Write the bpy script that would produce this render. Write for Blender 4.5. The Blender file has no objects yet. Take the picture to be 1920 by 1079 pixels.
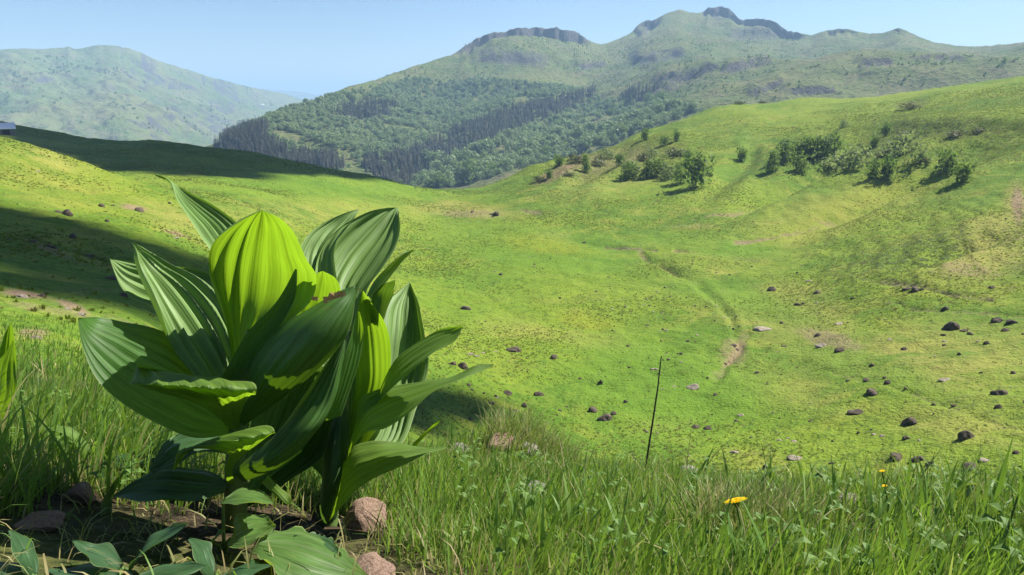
import bpy, math, random
import numpy as np
from mathutils import Vector, Matrix

R = math.radians
random.seed(7)
rng = np.random.default_rng(11)
scene = bpy.context.scene
COL = scene.collection

# ------------------------------------------------------------------ camera, sky, sun, exposure
F, CX, CY, PITCH = 1400.0, 960.0, 539.5, R(14.2)
SP, CP = math.sin(PITCH), math.cos(PITCH)
cam_data = bpy.data.cameras.new('camera')
cam_data.sensor_width = 36.0
cam_data.lens = 36.0 * F / 1920.0
cam_data.clip_start = 0.05
cam_data.clip_end = 60000
cam = bpy.data.objects.new('camera', cam_data)
cam.rotation_euler = (R(90) - PITCH, 0, 0)
COL.objects.link(cam)
scene.camera = cam

SUN_AZ, SUN_EL = R(65), R(49)            # azimuth from +Y towards +X
SUN_DIR = np.array([math.sin(SUN_AZ) * math.cos(SUN_EL), math.cos(SUN_AZ) * math.cos(SUN_EL), math.sin(SUN_EL)])
world = bpy.data.worlds.new('World')
scene.world = world
world.use_nodes = True
wn = world.node_tree
wn.nodes.clear()
w_out = wn.nodes.new('ShaderNodeOutputWorld')
w_bg = wn.nodes.new('ShaderNodeBackground')
w_sky = wn.nodes.new('ShaderNodeTexSky')
w_sky.sky_type = 'NISHITA'
w_sky.sun_disc = False
w_sky.sun_elevation = SUN_EL
w_sky.sun_rotation = SUN_AZ
w_sky.altitude = 1300
w_sky.air_density = 1.0
w_sky.dust_density = 0.9
w_sky.ozone_density = 4.0
w_bg.inputs['Strength'].default_value = 0.052
wn.links.new(w_sky.outputs[0], w_bg.inputs[0])
wn.links.new(w_bg.outputs[0], w_out.inputs[0])

sun_data = bpy.data.lights.new('sun', 'SUN')
sun_data.energy = 4.9
sun_data.angle = R(0.53)
sun_data.color = (1.0, 0.95, 0.86)
sun = bpy.data.objects.new('sun', sun_data)
sun.rotation_euler = Vector(SUN_DIR).to_track_quat('Z', 'Y').to_euler()
sun.location = tuple(SUN_DIR * 300)
COL.objects.link(sun)

scene.view_settings.view_transform = 'Standard'
scene.view_settings.look = 'None'
scene.view_settings.gamma = 1.0
scene.view_settings.use_curve_mapping = False
scene.view_settings.exposure = 1.42
scene.render.engine = 'CYCLES'
cy = scene.cycles
cy.use_denoising = True
cy.max_bounces = 7
cy.diffuse_bounces = 3
cy.glossy_bounces = 2
cy.transmission_bounces = 5
cy.transparent_max_bounces = 6
cy.volume_bounces = 0
cy.caustics_reflective = False
cy.caustics_refractive = False

# ------------------------------------------------------------------ photo pixel <-> direction
def ray(px, py):
    """direction (x, y, z) through a pixel of the 1920x1079 photograph, camera-axis depth 1"""
    xc = (np.asarray(px, float) - CX) / F
    yc = -(np.asarray(py, float) - CY) / F
    return xc, yc * SP + CP, yc * CP - SP
def az_e(px, py):
    x, y, z = ray(px, py)
    return np.arctan2(x, y), z / np.hypot(x, y)
def project(x, y, z):
    d = y * CP - z * SP
    d = np.where(d < 1e-3, 1e-3, d)
    return CX + F * x / d, CY - F * (y * SP + z * CP) / d
def unproject(px, py, depth):
    x, y, z = ray(px, py)
    return np.array([x * depth, y * depth, z * depth])

# ------------------------------------------------------------------ small helpers
def vnoise(x, y, seed=0):
    xi, yi = np.floor(x).astype(np.int64), np.floor(y).astype(np.int64)
    xf, yf = x - xi, y - yi
    u, v = xf * xf * (3 - 2 * xf), yf * yf * (3 - 2 * yf)
    def h(a, b):
        n = (a * 374761393 + b * 668265263 + seed * 1442695041) & 0x7fffffff
        n = ((n ^ (n >> 13)) * 1274126177) & 0x7fffffff
        return ((n ^ (n >> 16)) & 0xffff) / 32767.5 - 1.0
    a, b, c, d = h(xi, yi), h(xi + 1, yi), h(xi, yi + 1), h(xi + 1, yi + 1)
    return (a * (1 - u) + b * u) * (1 - v) + (c * (1 - u) + d * u) * v
def fbm(x, y, oct=4, seed=0):
    s, a, t = 0.0, 0.5, 0.0
    for i in range(oct):
        s = s + a * vnoise(x * 2 ** i + 17.3 * i, y * 2 ** i - 9.1 * i, seed + i)
        t += a
        a *= 0.5
    return s / t
def sstep(a, b, x):
    t = np.clip((x - a) / (b - a), 0, 1)
    return t * t * (3 - 2 * t)

def mesh_from(name, V, Fc, smooth=True, mats=(), uv=None, attrs=None):
    me = bpy.data.meshes.new(name)
    V = np.asarray(V, np.float32)
    Fc = np.asarray(Fc, np.int32)
    n, k = Fc.shape
    me.vertices.add(len(V)); me.vertices.foreach_set('co', V.ravel())
    me.loops.add(n * k); me.loops.foreach_set('vertex_index', Fc.ravel())
    me.polygons.add(n); me.polygons.foreach_set('loop_start', np.arange(0, n * k, k, dtype=np.int32))
    me.polygons.foreach_set('use_smooth', np.full(n, smooth))
    for m in mats: me.materials.append(m)
    if uv is not None:
        l = me.uv_layers.new(name='UVMap')
        l.data.foreach_set('uv', np.asarray(uv, np.float32)[Fc.ravel()].ravel())
    for an, av in (attrs or {}).items():
        a = me.attributes.new(an, 'FLOAT', 'POINT')
        a.data.foreach_set('value', np.asarray(av, np.float32))
    me.update(calc_edges=True)
    me.validate()
    return me
def link(name, me, parent=None, label=None, cat=None, group=None, kind=None, loc=None):
    o = bpy.data.objects.new(name, me)
    COL.objects.link(o)
    if loc is not None: o.location = tuple(float(v) for v in loc)
    if parent is not None:
        o.parent = parent
    if label: o['label'] = label
    if cat: o['category'] = cat
    if group: o['group'] = group
    if kind: o['kind'] = kind
    return o
def grid_faces(nr, nc):
    i = np.arange(nr - 1)[:, None] * nc + np.arange(nc - 1)[None, :]
    return np.stack([i, i + 1, i + nc + 1, i + nc], -1).reshape(-1, 4)
def children_of(o):
    return [c for c in COL.objects if c.parent == o]

# ------------------------------------------------------------------ materials
class NT:
    def __init__(self, name):
        self.m = bpy.data.materials.new(name); self.m.use_nodes = True
        self.t = self.m.node_tree; self.t.nodes.clear()
        self.out = self.t.nodes.new('ShaderNodeOutputMaterial')
    def n(self, typ, **kw):
        nd = self.t.nodes.new(typ)
        for k, v in kw.items():
            if k in nd.inputs: self.set(nd.inputs[k], v)
            else: setattr(nd, k, v)
        return nd
    def set(self, sock, v):
        if isinstance(v, bpy.types.NodeSocket): self.t.links.new(v, sock)
        elif isinstance(v, tuple) and len(v) == 3 and sock.type == 'RGBA': sock.default_value = (*v, 1)
        else: sock.default_value = v
    def noise(self, vec, scale, detail=4, rough=0.55, dist=0.0):
        nd = self.n('ShaderNodeTexNoise'); self.set(nd.inputs['Vector'], vec)
        nd.inputs['Scale'].default_value = scale; nd.inputs['Detail'].default_value = detail
        nd.inputs['Roughness'].default_value = rough; nd.inputs['Distortion'].default_value = dist
        return nd.outputs[0]
    def ramp(self, fac, a, b):
        nd = self.n('ShaderNodeMapRange'); nd.interpolation_type = 'SMOOTHSTEP'
        self.set(nd.inputs[0], fac); nd.inputs[1].default_value = a; nd.inputs[2].default_value = b
        return nd.outputs[0]
    def mix(self, fac, a, b):
        nd = self.n('ShaderNodeMix', data_type='RGBA')
        self.set(nd.inputs[0], fac); self.set(nd.inputs[6], a); self.set(nd.inputs[7], b)
        return nd.outputs[2]
    def math(self, op, a, b=0.0, clamp=False):
        nd = self.n('ShaderNodeMath', operation=op, use_clamp=clamp)
        self.set(nd.inputs[0], a); self.set(nd.inputs[1], b)
        return nd.outputs[0]
    def attr(self, name):
        nd = self.n('ShaderNodeAttribute'); nd.attribute_name = name
        return nd.outputs['Fac']
    def bump(self, h, strength=0.5, dist=0.1, normal=None):
        nd = self.n('ShaderNodeBump'); self.set(nd.inputs['Height'], h)
        nd.inputs['Strength'].default_value = strength; nd.inputs['Distance'].default_value = dist
        if normal is not None: self.set(nd.inputs['Normal'], normal)
        return nd.outputs[0]
    def surf(self, s):
        self.t.links.new(s, self.out.inputs['Surface'])
        return self.m
    def principled(self, col, rough=0.9, spec=0.2, normal=None):
        nd = self.n('ShaderNodeBsdfPrincipled')
        self.set(nd.inputs['Base Color'], col); self.set(nd.inputs['Roughness'], rough)
        nd.inputs['Specular IOR Level'].default_value = spec
        if normal is not None: self.set(nd.inputs['Normal'], normal)
        return nd.outputs[0]
    def pos(self):
        return self.n('ShaderNodeNewGeometry').outputs['Position']
    def obj(self):
        return self.n('ShaderNodeTexCoord').outputs['Object']

def scaled(n, vec, s):
    nd = n.n('ShaderNodeMapping'); n.set(nd.inputs['Vector'], vec); nd.inputs['Scale'].default_value = s
    return nd.outputs[0]

def meadow_mat():
    n = NT('meadow turf'); p = n.pos()
    big = n.noise(p, 0.022, 3, 0.6, 0.6); mid = n.noise(p, 0.12, 5, 0.62, 0.8)
    fine = n.noise(p, 0.9, 5, 0.65, 0.4); vf = n.noise(p, 4.0, 3, 0.6)
    c = n.mix(n.ramp(big, 0.40, 0.58), (0.066, 0.132, 0.011), (0.130, 0.188, 0.016))
    c = n.mix(n.ramp(mid, 0.45, 0.7), c, (0.160, 0.190, 0.024))
    c = n.mix(n.math('MULTIPLY', n.ramp(fine, 0.50, 0.62), 0.85), c, (0.050, 0.098, 0.010))
    f2 = n.noise(scaled(n, p, (1.0, 1.0, 2.2)), 2.1, 6, 0.75, 0.5)
    c = n.mix(n.math('MULTIPLY', n.ramp(f2, 0.52, 0.62), 0.55), c, (0.150, 0.185, 0.026))
    c = n.mix(n.math('MULTIPLY', n.ramp(f2, 0.44, 0.36), 0.65), c, (0.045, 0.085, 0.010))
    c = n.mix(n.math('MULTIPLY', n.ramp(n.noise(p, 0.45, 4, 0.7), 0.52, 0.66), 0.6), c, (0.150, 0.200, 0.022))
    d = n.math('MULTIPLY', n.attr('dry'), n.ramp(n.math('ADD', mid, n.math('MULTIPLY', fine, 0.5)), 0.45, 0.85), True)
    c = n.mix(n.math('MULTIPLY', d, 0.65), c, (0.25, 0.225, 0.060))
    dd = n.ramp(n.math('ADD', fine, mid), 1.13, 1.32)
    c = n.mix(n.math('MULTIPLY', dd, 0.4), c, (0.235, 0.20, 0.06))
    c = n.mix(n.math('MULTIPLY', n.attr('lush'), n.ramp(mid, 0.25, 0.6)), c, (0.088, 0.165, 0.014))
    c = n.mix(n.math('MULTIPLY', n.math('MULTIPLY', n.attr('gold'), 0.45), n.ramp(fine, 0.3, 0.6)), c, (0.225, 0.225, 0.018))
    s = n.math('MULTIPLY', n.attr('soil'), n.ramp(n.math('ADD', fine, n.math('MULTIPLY', n.attr('soil'), 0.35)), 0.45, 0.68), True)
    c = n.mix(s, c, n.mix(vf, (0.10, 0.065, 0.040), (0.30, 0.21, 0.14)))
    k = n.math('MULTIPLY', n.attr('dark'), n.ramp(n.math('ADD', n.math('MULTIPLY', fine, 0.6), n.math('MULTIPLY', vf, 0.4)), 0.46, 0.56), True)
    c = n.mix(k, c, n.mix(vf, (0.018, 0.024, 0.012), (0.05, 0.06, 0.025)))
    sp = n.ramp(vf, 0.60, 0.72)
    c = n.mix(n.math('MULTIPLY', sp, 0.55), c, (0.045, 0.075, 0.012))
    # litter and soil right under the near grass
    l1 = n.noise(p, 22, 4, 0.7); l2 = n.noise(p, 90, 3, 0.7)
    lit = n.mix(n.ramp(l1, 0.35, 0.65), (0.014, 0.011, 0.007), (0.055, 0.040, 0.023))
    lit = n.mix(n.ramp(l2, 0.55, 0.7), lit, (0.11, 0.085, 0.05))
    c = n.mix(n.attr('near'), c, lit)
    h = n.math('ADD', n.math('MULTIPLY', fine, 1.0), n.math('MULTIPLY', vf, 0.45))
    b = n.bump(h, 0.9, 0.5)
    b = n.bump(n.math('MULTIPLY', l1, n.attr('near')), 0.8, 0.02, b)
    return n.surf(n.principled(c, 0.95, 0.1, b))

def mountain_mat(name, g1, g2, br, rock, sc=1.0):
    n = NT(name); p = n.pos()
    big = n.noise(p, 0.006 * sc, 4, 0.6, 0.8); mid = n.noise(p, 0.03 * sc, 6, 0.65, 0.6); fine = n.noise(p, 0.16 * sc, 5, 0.65)
    c = n.mix(n.ramp(big, 0.35, 0.62), g1, g2)
    c = n.mix(n.math('MULTIPLY', n.ramp(mid, 0.47, 0.66), 0.75), c, br)
    c = n.mix(n.math('MULTIPLY', n.ramp(fine, 0.50, 0.62), 0.8), c, (0.045, 0.07, 0.02))
    nz = n.n('ShaderNodeSeparateXYZ', Vector=n.n('ShaderNodeNewGeometry').outputs['True Normal']).outputs[2]
    st = n.ramp(n.math('ADD', nz, n.math('MULTIPLY', n.math('SUBTRACT', fine, 0.5), 0.5)), 0.80, 0.62)
    st = n.math('MAXIMUM', st, n.math('MULTIPLY', n.attr('rock'), n.ramp(n.math('ADD', n.math('MULTIPLY', fine, 0.7), n.math('MULTIPLY', n.attr('rock'), 0.18)), 0.47, 0.53)))
    rc = n.mix(fine, rock, tuple(v * 2.2 for v in rock))
    c = n.mix(st, c, rc)
    b = n.bump(n.math('ADD', n.math('ADD', fine, mid), n.math('MULTIPLY', n.noise(p, 0.5 * sc, 5, 0.7), 0.5)), 1.0, 6.0)
    return n.surf(n.principled(c, 0.95, 0.1, b))

def foliage_mat(name, c1, c2, trans, tw=0.35, rough=0.6, attr=None):
    n = NT(name)
    rnd = n.n('ShaderNodeObjectInfo').outputs['Random']
    nz = n.noise(n.obj(), 0.9, 3, 0.6)
    c = n.mix(n.math('ADD', n.math('MULTIPLY', rnd, 0.6), n.math('MULTIPLY', nz, 0.4)), c1, c2)
    if attr: c = n.mix(n.attr(attr), c1, c2)
    pr = n.principled(c, rough, 0.25)
    tr = n.n('ShaderNodeBsdfTranslucent'); n.set(tr.inputs[0], n.mix(0.5, c, trans))
    mx = n.n('ShaderNodeMixShader'); mx.inputs[0].default_value = tw
    n.t.links.new(pr, mx.inputs[1]); n.t.links.new(tr.outputs[0], mx.inputs[2])
    return n.surf(mx.outputs[0])

def rock_mat(name, c1, c2, c3, sc=1.0, lichen=0.35):
    n = NT(name); o = n.obj()
    rnd = n.n('ShaderNodeObjectInfo').outputs['Random']
    v = n.n('ShaderNodeVectorMath', operation='ADD'); n.set(v.inputs[0], o)
    cmb = n.n('ShaderNodeCombineXYZ'); n.set(cmb.inputs[0], n.math('MULTIPLY', rnd, 31.0)); n.set(cmb.inputs[1], n.math('MULTIPLY', rnd, 17.0))
    n.set(v.inputs[1], cmb.outputs[0]); p = v.outputs[0]
    a = n.noise(p, 2.2 * sc, 6, 0.65); b_ = n.noise(p, 9 * sc, 5, 0.7)
    vo = n.n('ShaderNodeTexVoronoi', feature='F1'); n.set(vo.inputs['Vector'], p); vo.inputs['Scale'].default_value = 14 * sc
    c = n.mix(n.ramp(a, 0.35, 0.65), c1, c2)
    c = n.mix(n.math('MULTIPLY', n.ramp(b_, 0.55, 0.68), lichen * 2, True), c, c3)
    pit = n.ramp(vo.outputs['Distance'], 0.05, 0.22)
    c = n.mix(n.math('MULTIPLY', n.math('SUBTRACT', 1.0, pit), 0.6), c, (0.03, 0.022, 0.018))
    h = n.math('ADD', n.math('MULTIPLY', a, 0.7), n.math('ADD', n.math('MULTIPLY', b_, 0.5), n.math('MULTIPLY', pit, 0.2)))
    return n.surf(n.principled(c, 0.92, 0.15, n.bump(h, 1.0, 0.06 / sc)))

def flat_mat(name, c, rough=0.8, spec=0.2, sc=3.0, var=0.35):
    n = NT(name)
    z = n.noise(n.obj(), sc, 5, 0.65)
    return n.surf(n.principled(n.mix(z, tuple(v * (1 - var) for v in c), tuple(min(1, v * (1 + var)) for v in c)), rough, spec, n.bump(z, 0.3, 0.02)))

def leaf_mat(name, face, vein, trans, tw, rough=0.5, spec=0.34, ribs=9.0, blemish=0.35):
    """broad parallel-veined leaf: u across (0..1), v along"""
    n = NT(name)
    uvn = n.n('ShaderNodeTexCoord').outputs['UV']
    sep = n.n('ShaderNodeSeparateXYZ', Vector=uvn)
    u, v = sep.outputs[0], sep.outputs[1]
    w = n.math('ABSOLUTE', n.math('SUBTRACT', n.math('FRACT', n.math('MULTIPLY', u, ribs)), 0.5))
    line = n.ramp(w, 0.10, 0.0)
    w2 = n.math('ABSOLUTE', n.math('SUBTRACT', n.math('FRACT', n.math('MULTIPLY', u, ribs * 5)), 0.5))
    line2 = n.ramp(w2, 0.3, 0.0)
    mp = scaled(n, uvn, (14, 2.2, 1)); mot = n.noise(mp, 1.6, 4, 0.6)
    obj = n.obj(); spots = n.noise(obj, 14, 4, 0.6); sp2 = n.noise(obj, 55, 3, 0.6)
    c = n.mix(n.ramp(mot, 0.3, 0.7), tuple(x * 0.75 for x in face), tuple(x * 1.3 for x in face))
    c = n.mix(n.math('MULTIPLY', line, 0.55), c, vein)
    c = n.mix(n.math('MULTIPLY', line2, 0.16), c, tuple(x * 0.5 for x in face))
    c = n.mix(n.math('MULTIPLY', n.ramp(spots, 0.62, 0.8), blemish), c, (0.16, 0.17, 0.03))
    c = n.mix(n.math('MULTIPLY', n.ramp(sp2, 0.66, 0.78), blemish * 2, True), c, (0.10, 0.07, 0.02))
    edge = n.ramp(n.math('ABSOLUTE', n.math('SUBTRACT', u, 0.5)), 0.485, 0.5)
    c = n.mix(n.math('MULTIPLY', edge, 0.6), c, (0.30, 0.36, 0.14))
    t = n.mix(n.math('MULTIPLY', line, 0.55), n.mix(n.ramp(mot, 0.3, 0.7), tuple(x * 0.8 for x in trans), trans), tuple(x * 0.45 for x in trans))
    t = n.mix(n.math('MULTIPLY', line2, 0.25), t, tuple(x * 0.6 for x in trans))
    h = n.math('ADD', n.math('MULTIPLY', line2, 0.35), n.math('ADD', n.math('MULTIPLY', line, -0.8), n.math('MULTIPLY', mot, 0.5)))
    nm = n.bump(h, 0.35, 0.002)
    pr = n.principled(c, n.math('ADD', rough - 0.06, n.math('MULTIPLY', spots, 0.14)), spec, nm)
    tr = n.n('ShaderNodeBsdfTranslucent'); n.set(tr.inputs[0], t); n.set(tr.inputs['Normal'], nm)
    mx = n.n('ShaderNodeMixShader'); mx.inputs[0].default_value = tw
    n.t.links.new(pr, mx.inputs[1]); n.t.links.new(tr.outputs[0], mx.inputs[2])
    return n.surf(mx.outputs[0])

def blade_mat():
    n = NT('grass blade')
    h = n.attr('hue'); dr = n.attr('drytone'); t = n.attr('along')
    c = n.mix(h, (0.052, 0.150, 0.026), (0.185, 0.285, 0.046))
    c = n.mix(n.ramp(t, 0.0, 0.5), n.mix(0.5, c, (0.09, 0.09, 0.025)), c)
    c = n.mix(dr, c, (0.30, 0.235, 0.11))
    pr = n.principled(c, 0.55, 0.35)
    tr = n.n('ShaderNodeBsdfTranslucent'); n.set(tr.inputs[0], n.mix(0.6, c, (0.24, 0.40, 0.025)))
    mx = n.n('ShaderNodeMixShader'); mx.inputs[0].default_value = 0.42
    n.t.links.new(pr, mx.inputs[1]); n.t.links.new(tr.outputs[0], mx.inputs[2])
    return n.surf(mx.outputs[0])

M = {}
M['meadow'] = meadow_mat()
M['mountain'] = mountain_mat('mountain pasture', (0.095, 0.135, 0.036), (0.140, 0.160, 0.050), (0.170, 0.145, 0.080), (0.050, 0.047, 0.044))
M['far'] = mountain_mat('far pasture', (0.095, 0.140, 0.045), (0.150, 0.165, 0.065), (0.150, 0.135, 0.080), (0.045, 0.045, 0.045), 0.45)
M['beech'] = foliage_mat('beech foliage', (0.130, 0.200, 0.075), (0.260, 0.320, 0.150), (0.22, 0.34, 0.07), 0.3)
M['conifer'] = foliage_mat('conifer foliage', (0.035, 0.055, 0.030), (0.085, 0.075, 0.055), (0.08, 0.11, 0.04), 0.25)
M['bush'] = foliage_mat('bush foliage', (0.060, 0.110, 0.022), (0.125, 0.185, 0.040), (0.22, 0.34, 0.04), 0.5)
M['palebush'] = foliage_mat('pale bush foliage', (0.115, 0.165, 0.050), (0.185, 0.220, 0.085), (0.25, 0.33, 0.08), 0.45)
M['heath'] = foliage_mat('heath foliage', (0.065, 0.085, 0.025), (0.120, 0.120, 0.045), (0.14, 0.16, 0.04), 0.35)
M['bark'] = flat_mat('bark', (0.075, 0.058, 0.042), 0.95, 0.1, 4)
M['rockfar'] = rock_mat('valley rock', (0.042, 0.032, 0.025), (0.095, 0.074, 0.056), (0.16, 0.135, 0.10), 1.0)
M['rockpale'] = rock_mat('pale rock', (0.15, 0.125, 0.10), (0.26, 0.22, 0.175), (0.34, 0.31, 0.26), 1.0)
M['rocknear'] = rock_mat('pinkish stone', (0.20, 0.125, 0.090), (0.34, 0.235, 0.175), (0.42, 0.34, 0.26), 9.0, 0.2)
M['rockgrey'] = rock_mat('grey lichened stone', (0.17, 0.15, 0.13), (0.30, 0.27, 0.235), (0.42, 0.41, 0.36), 9.0, 0.5)
M['blade'] = blade_mat()
M['leaf'] = leaf_mat('gentian leaf', (0.048, 0.120, 0.022), (0.085, 0.165, 0.045), (0.30, 0.52, 0.015), 0.42)
M['leaflit'] = leaf_mat('lit-toned gentian leaf', (0.105, 0.185, 0.028), (0.14, 0.22, 0.05), (0.25, 0.43, 0.014), 0.50)  # lighter face colour stands in for sun on the folded front leaves
M['leafsunlit'] = leaf_mat('sunlit-toned gentian leaf', (0.115, 0.200, 0.048), (0.17, 0.25, 0.09), (0.18, 0.34, 0.02), 0.22, 0.55, 0.34)  # paler copy of the leaf, sunlight painted into its face colour
M['leafshaded'] = leaf_mat('shade-toned gentian leaf', (0.042, 0.105, 0.016), (0.07, 0.14, 0.028), (0.16, 0.32, 0.01), 0.20, 0.5, 0.35)  # darker, less translucent copy; shade on the front leaves put into the colour
M['leafblue'] = leaf_mat('bluish gentian leaf', (0.042, 0.098, 0.030), (0.07, 0.13, 0.05), (0.16, 0.32, 0.03), 0.28, 0.55, 0.3)
M['herb'] = leaf_mat('herb leaf', (0.070, 0.140, 0.030), (0.14, 0.20, 0.07), (0.34, 0.46, 0.04), 0.40, 0.5, 0.35, 5.0, 0.3)
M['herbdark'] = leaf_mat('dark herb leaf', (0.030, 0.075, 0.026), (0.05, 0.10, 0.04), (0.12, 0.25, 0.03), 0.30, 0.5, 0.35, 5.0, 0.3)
M['stem'] = flat_mat('green stem', (0.09, 0.15, 0.035), 0.55, 0.35, 30)
M['drystem'] = flat_mat('dark dry stem', (0.055, 0.048, 0.030), 0.8, 0.2, 60)
M['straw'] = flat_mat('straw', (0.36, 0.29, 0.15), 0.8, 0.2, 40)
M['petal'] = foliage_mat('yellow petal', (0.82, 0.60, 0.012), (0.86, 0.66, 0.016), (0.92, 0.72, 0.010), 0.6)
M['scab'] = flat_mat('withered leaf tissue', (0.42, 0.26, 0.10), 0.85, 0.1, 120)
M['roof'] = flat_mat('barn roof sheet', (0.72, 0.74, 0.78), 0.32, 0.5, 1.0, 0.08)
for nd_ in M['roof'].node_tree.nodes:
    if nd_.type == 'BSDF_PRINCIPLED': nd_.inputs['Metallic'].default_value = 0.85
M['barnwall'] = flat_mat('barn stone wall', (0.11, 0.105, 0.11), 0.9, 0.15, 2.0)
M['dark'] = flat_mat('dark opening', (0.015, 0.015, 0.017), 0.8, 0.1, 2.0)
M['white'] = flat_mat('white render', (0.78, 0.77, 0.74), 0.85, 0.15, 0.6, 0.05)
M['cloud'] = flat_mat('cloud vapour', (0.85, 0.85, 0.86), 1.0, 0.0, 0.05, 0.03)
# ------------------------------------------------------------------ terrain: knoll, valley and hillsides round the camera
# control points (photo x, photo y, horizontal distance in metres); 'e' entries give tan(elevation) directly where a fold hides the ground
CP_PTS = []
def col(px, pts, hidden=()):
    for py, r in pts: CP_PTS.append((*az_e(px, py), math.log(r)))
    for e, r in hidden: CP_PTS.append((float(az_e(px, 500)[0]), e, math.log(r)))
col(-500, [(1079, .95), (880, 1.5), (750, 2.6), (640, 6), (590, 13), (530, 24), (470, 38), (400, 56), (340, 75), (280, 100), (225, 128)], [(-.05, 175), (-.04, 260), (0.0, 340), (-.06, 430), (-.16, 640)])
col(0, [(1079, .95), (900, 1.5), (780, 2.3), (690, 4), (640, 9), (600, 14), (540, 24), (480, 38), (420, 56), (380, 72), (320, 98), (270, 120), (253, 130)],
    [(-.066, 165), (-.056, 220), (-.0445, 262), (-.017, 330), (-.07, 430), (-.16, 640)])
col(150, [(1079, .95), (930, 1.4), (820, 2.0), (700, 5), (640, 12), (560, 26), (480, 45), (400, 75), (340, 108), (302, 135)],
    [(-.088, 165), (-.077, 210), (-.056, 270), (-.036, 325), (-.09, 420), (-.16, 640)])
col(300, [(1079, .95), (950, 1.35), (850, 1.8), (760, 3.2), (700, 8), (620, 22), (560, 32), (500, 48), (450, 66), (400, 95), (350, 150), (325, 200), (300, 240), (264, 310)], [(-.10, 420), (-.16, 640)])
col(500, [(1079, .95), (950, 1.35), (860, 1.85), (800, 22), (700, 33), (600, 50), (500, 80), (400, 130), (325, 225), (289, 300)], [(-.48, 4), (-.49, 10), (-.11, 400), (-.17, 640)])
col(700, [(1079, 1.0), (950, 1.35), (868, 1.9), (800, 38), (700, 55), (600, 80), (500, 118), (400, 185), (360, 220), (329, 262)], [(-.58, 4), (-.6, 10), (-.53, 22), (-.14, 360), (-.18, 640)])
col(840, [(1079, 1.0), (950, 1.4), (885, 1.95), (800, 48), (700, 66), (600, 92), (500, 132), (400, 205), (355, 262)], [(-.61, 4), (-.64, 10), (-.59, 22), (-.51, 35), (-.15, 340), (-.18, 640)])
col(1000, [(1079, 1.0), (950, 1.45), (900, 2.0), (850, 50), (800, 57), (650, 82), (560, 106), (480, 140), (420, 175), (380, 205), (340, 245), (307, 290)], [(-.64, 4), (-.70, 10), (-.66, 22), (-.56, 38), (-.13, 360), (-.17, 640)])
col(1200, [(1079, 1.0), (950, 1.5), (910, 2.0), (870, 49), (760, 64), (650, 83), (560, 106), (500, 130), (460, 152), (420, 175), (380, 200), (340, 232), (300, 272), (262, 320), (243, 350)], [(-.66, 4), (-.74, 10), (-.70, 22), (-.60, 36), (-.08, 430), (-.15, 640)])
col(1350, [(600, 95), (470, 142), (420, 166), (380, 190), (300, 252), (230, 322), (194, 375)], [(-.08, 480), (-.13, 640)])
col(1500, [(1079, 1.0), (970, 1.45), (930, 1.95), (890, 48), (770, 62), (650, 83), (560, 106), (500, 127), (450, 148), (400, 172), (350, 205), (300, 242), (250, 288), (210, 335), (184, 390)], [(-.67, 4), (-.76, 10), (-.72, 22), (-.62, 36), (-.05, 500), (-.11, 640)])
col(1700, [(1079, 1.0), (975, 1.4), (935, 1.95), (890, 47), (770, 60), (650, 78), (560, 97), (500, 114), (450, 134), (400, 158), (350, 186), (300, 215), (250, 256), (200, 318), (172, 390)], [(-.67, 4), (-.76, 10), (-.72, 22), (-.62, 36), (-.03, 500), (-.10, 640)])
col(1900, [(1079, 1.0), (975, 1.4), (935, 1.95), (890, 46), (700, 67), (600, 85), (520, 103), (450, 121), (400, 140), (300, 190), (240, 232), (190, 288), (146, 355)], [(-.66, 4), (-.75, 10), (-.71, 22), (-.61, 35), (-.01, 470), (-.08, 640)])
col(2450, [(1079, 1.0), (960, 1.5), (920, 2.0), (870, 45), (680, 66), (560, 88), (480, 104), (400, 124), (330, 150), (250, 190), (170, 250), (110, 320)], [(-.64, 4), (-.72, 10), (-.68, 22), (-.58, 34), (0.0, 460), (-.08, 640)])
C = np.array(CP_PTS)
AZK = 3.2
ca = np.stack([C[:, 0] * AZK, C[:, 2]], 1)
def tps(d2): return 0.5 * d2 * np.log(d2 + 1e-12)
n_c = len(ca)
K = tps(((ca[:, None] - ca[None]) ** 2).sum(-1)) + np.eye(n_c) * 0.004
P = np.hstack([np.ones((n_c, 1)), ca])
sol = np.linalg.solve(np.block([[K, P], [P.T, np.zeros((3, 3))]]), np.concatenate([C[:, 1], np.zeros(3)]))
RW, RB = sol[:n_c], sol[n_c:]
def rbf(az, lr):
    X = np.stack([az.ravel() * AZK, lr.ravel()], 1)
    out = np.empty(len(X))
    for i in range(0, len(X), 40000):
        x = X[i:i + 40000]
        d2 = (x[:, None, 0] - ca[None, :, 0]) ** 2 + (x[:, None, 1] - ca[None, :, 1]) ** 2
        out[i:i + 40000] = tps(d2) @ RW + RB[0] + x @ RB[1:]
    return out.reshape(az.shape)

azs = np.concatenate([np.linspace(R(-64), R(-39), 30)[:-1], np.linspace(R(-39), R(39), 560), np.linspace(R(39), R(64), 30)[1:]])
rs = np.concatenate([np.exp(np.linspace(math.log(.35), math.log(3.2), 90))[:-1], np.exp(np.linspace(math.log(3.2), math.log(40), 60))[:-1],
                     np.exp(np.linspace(math.log(40), math.log(400), 340))[:-1], np.exp(np.linspace(math.log(400), math.log(660), 16))])
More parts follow.
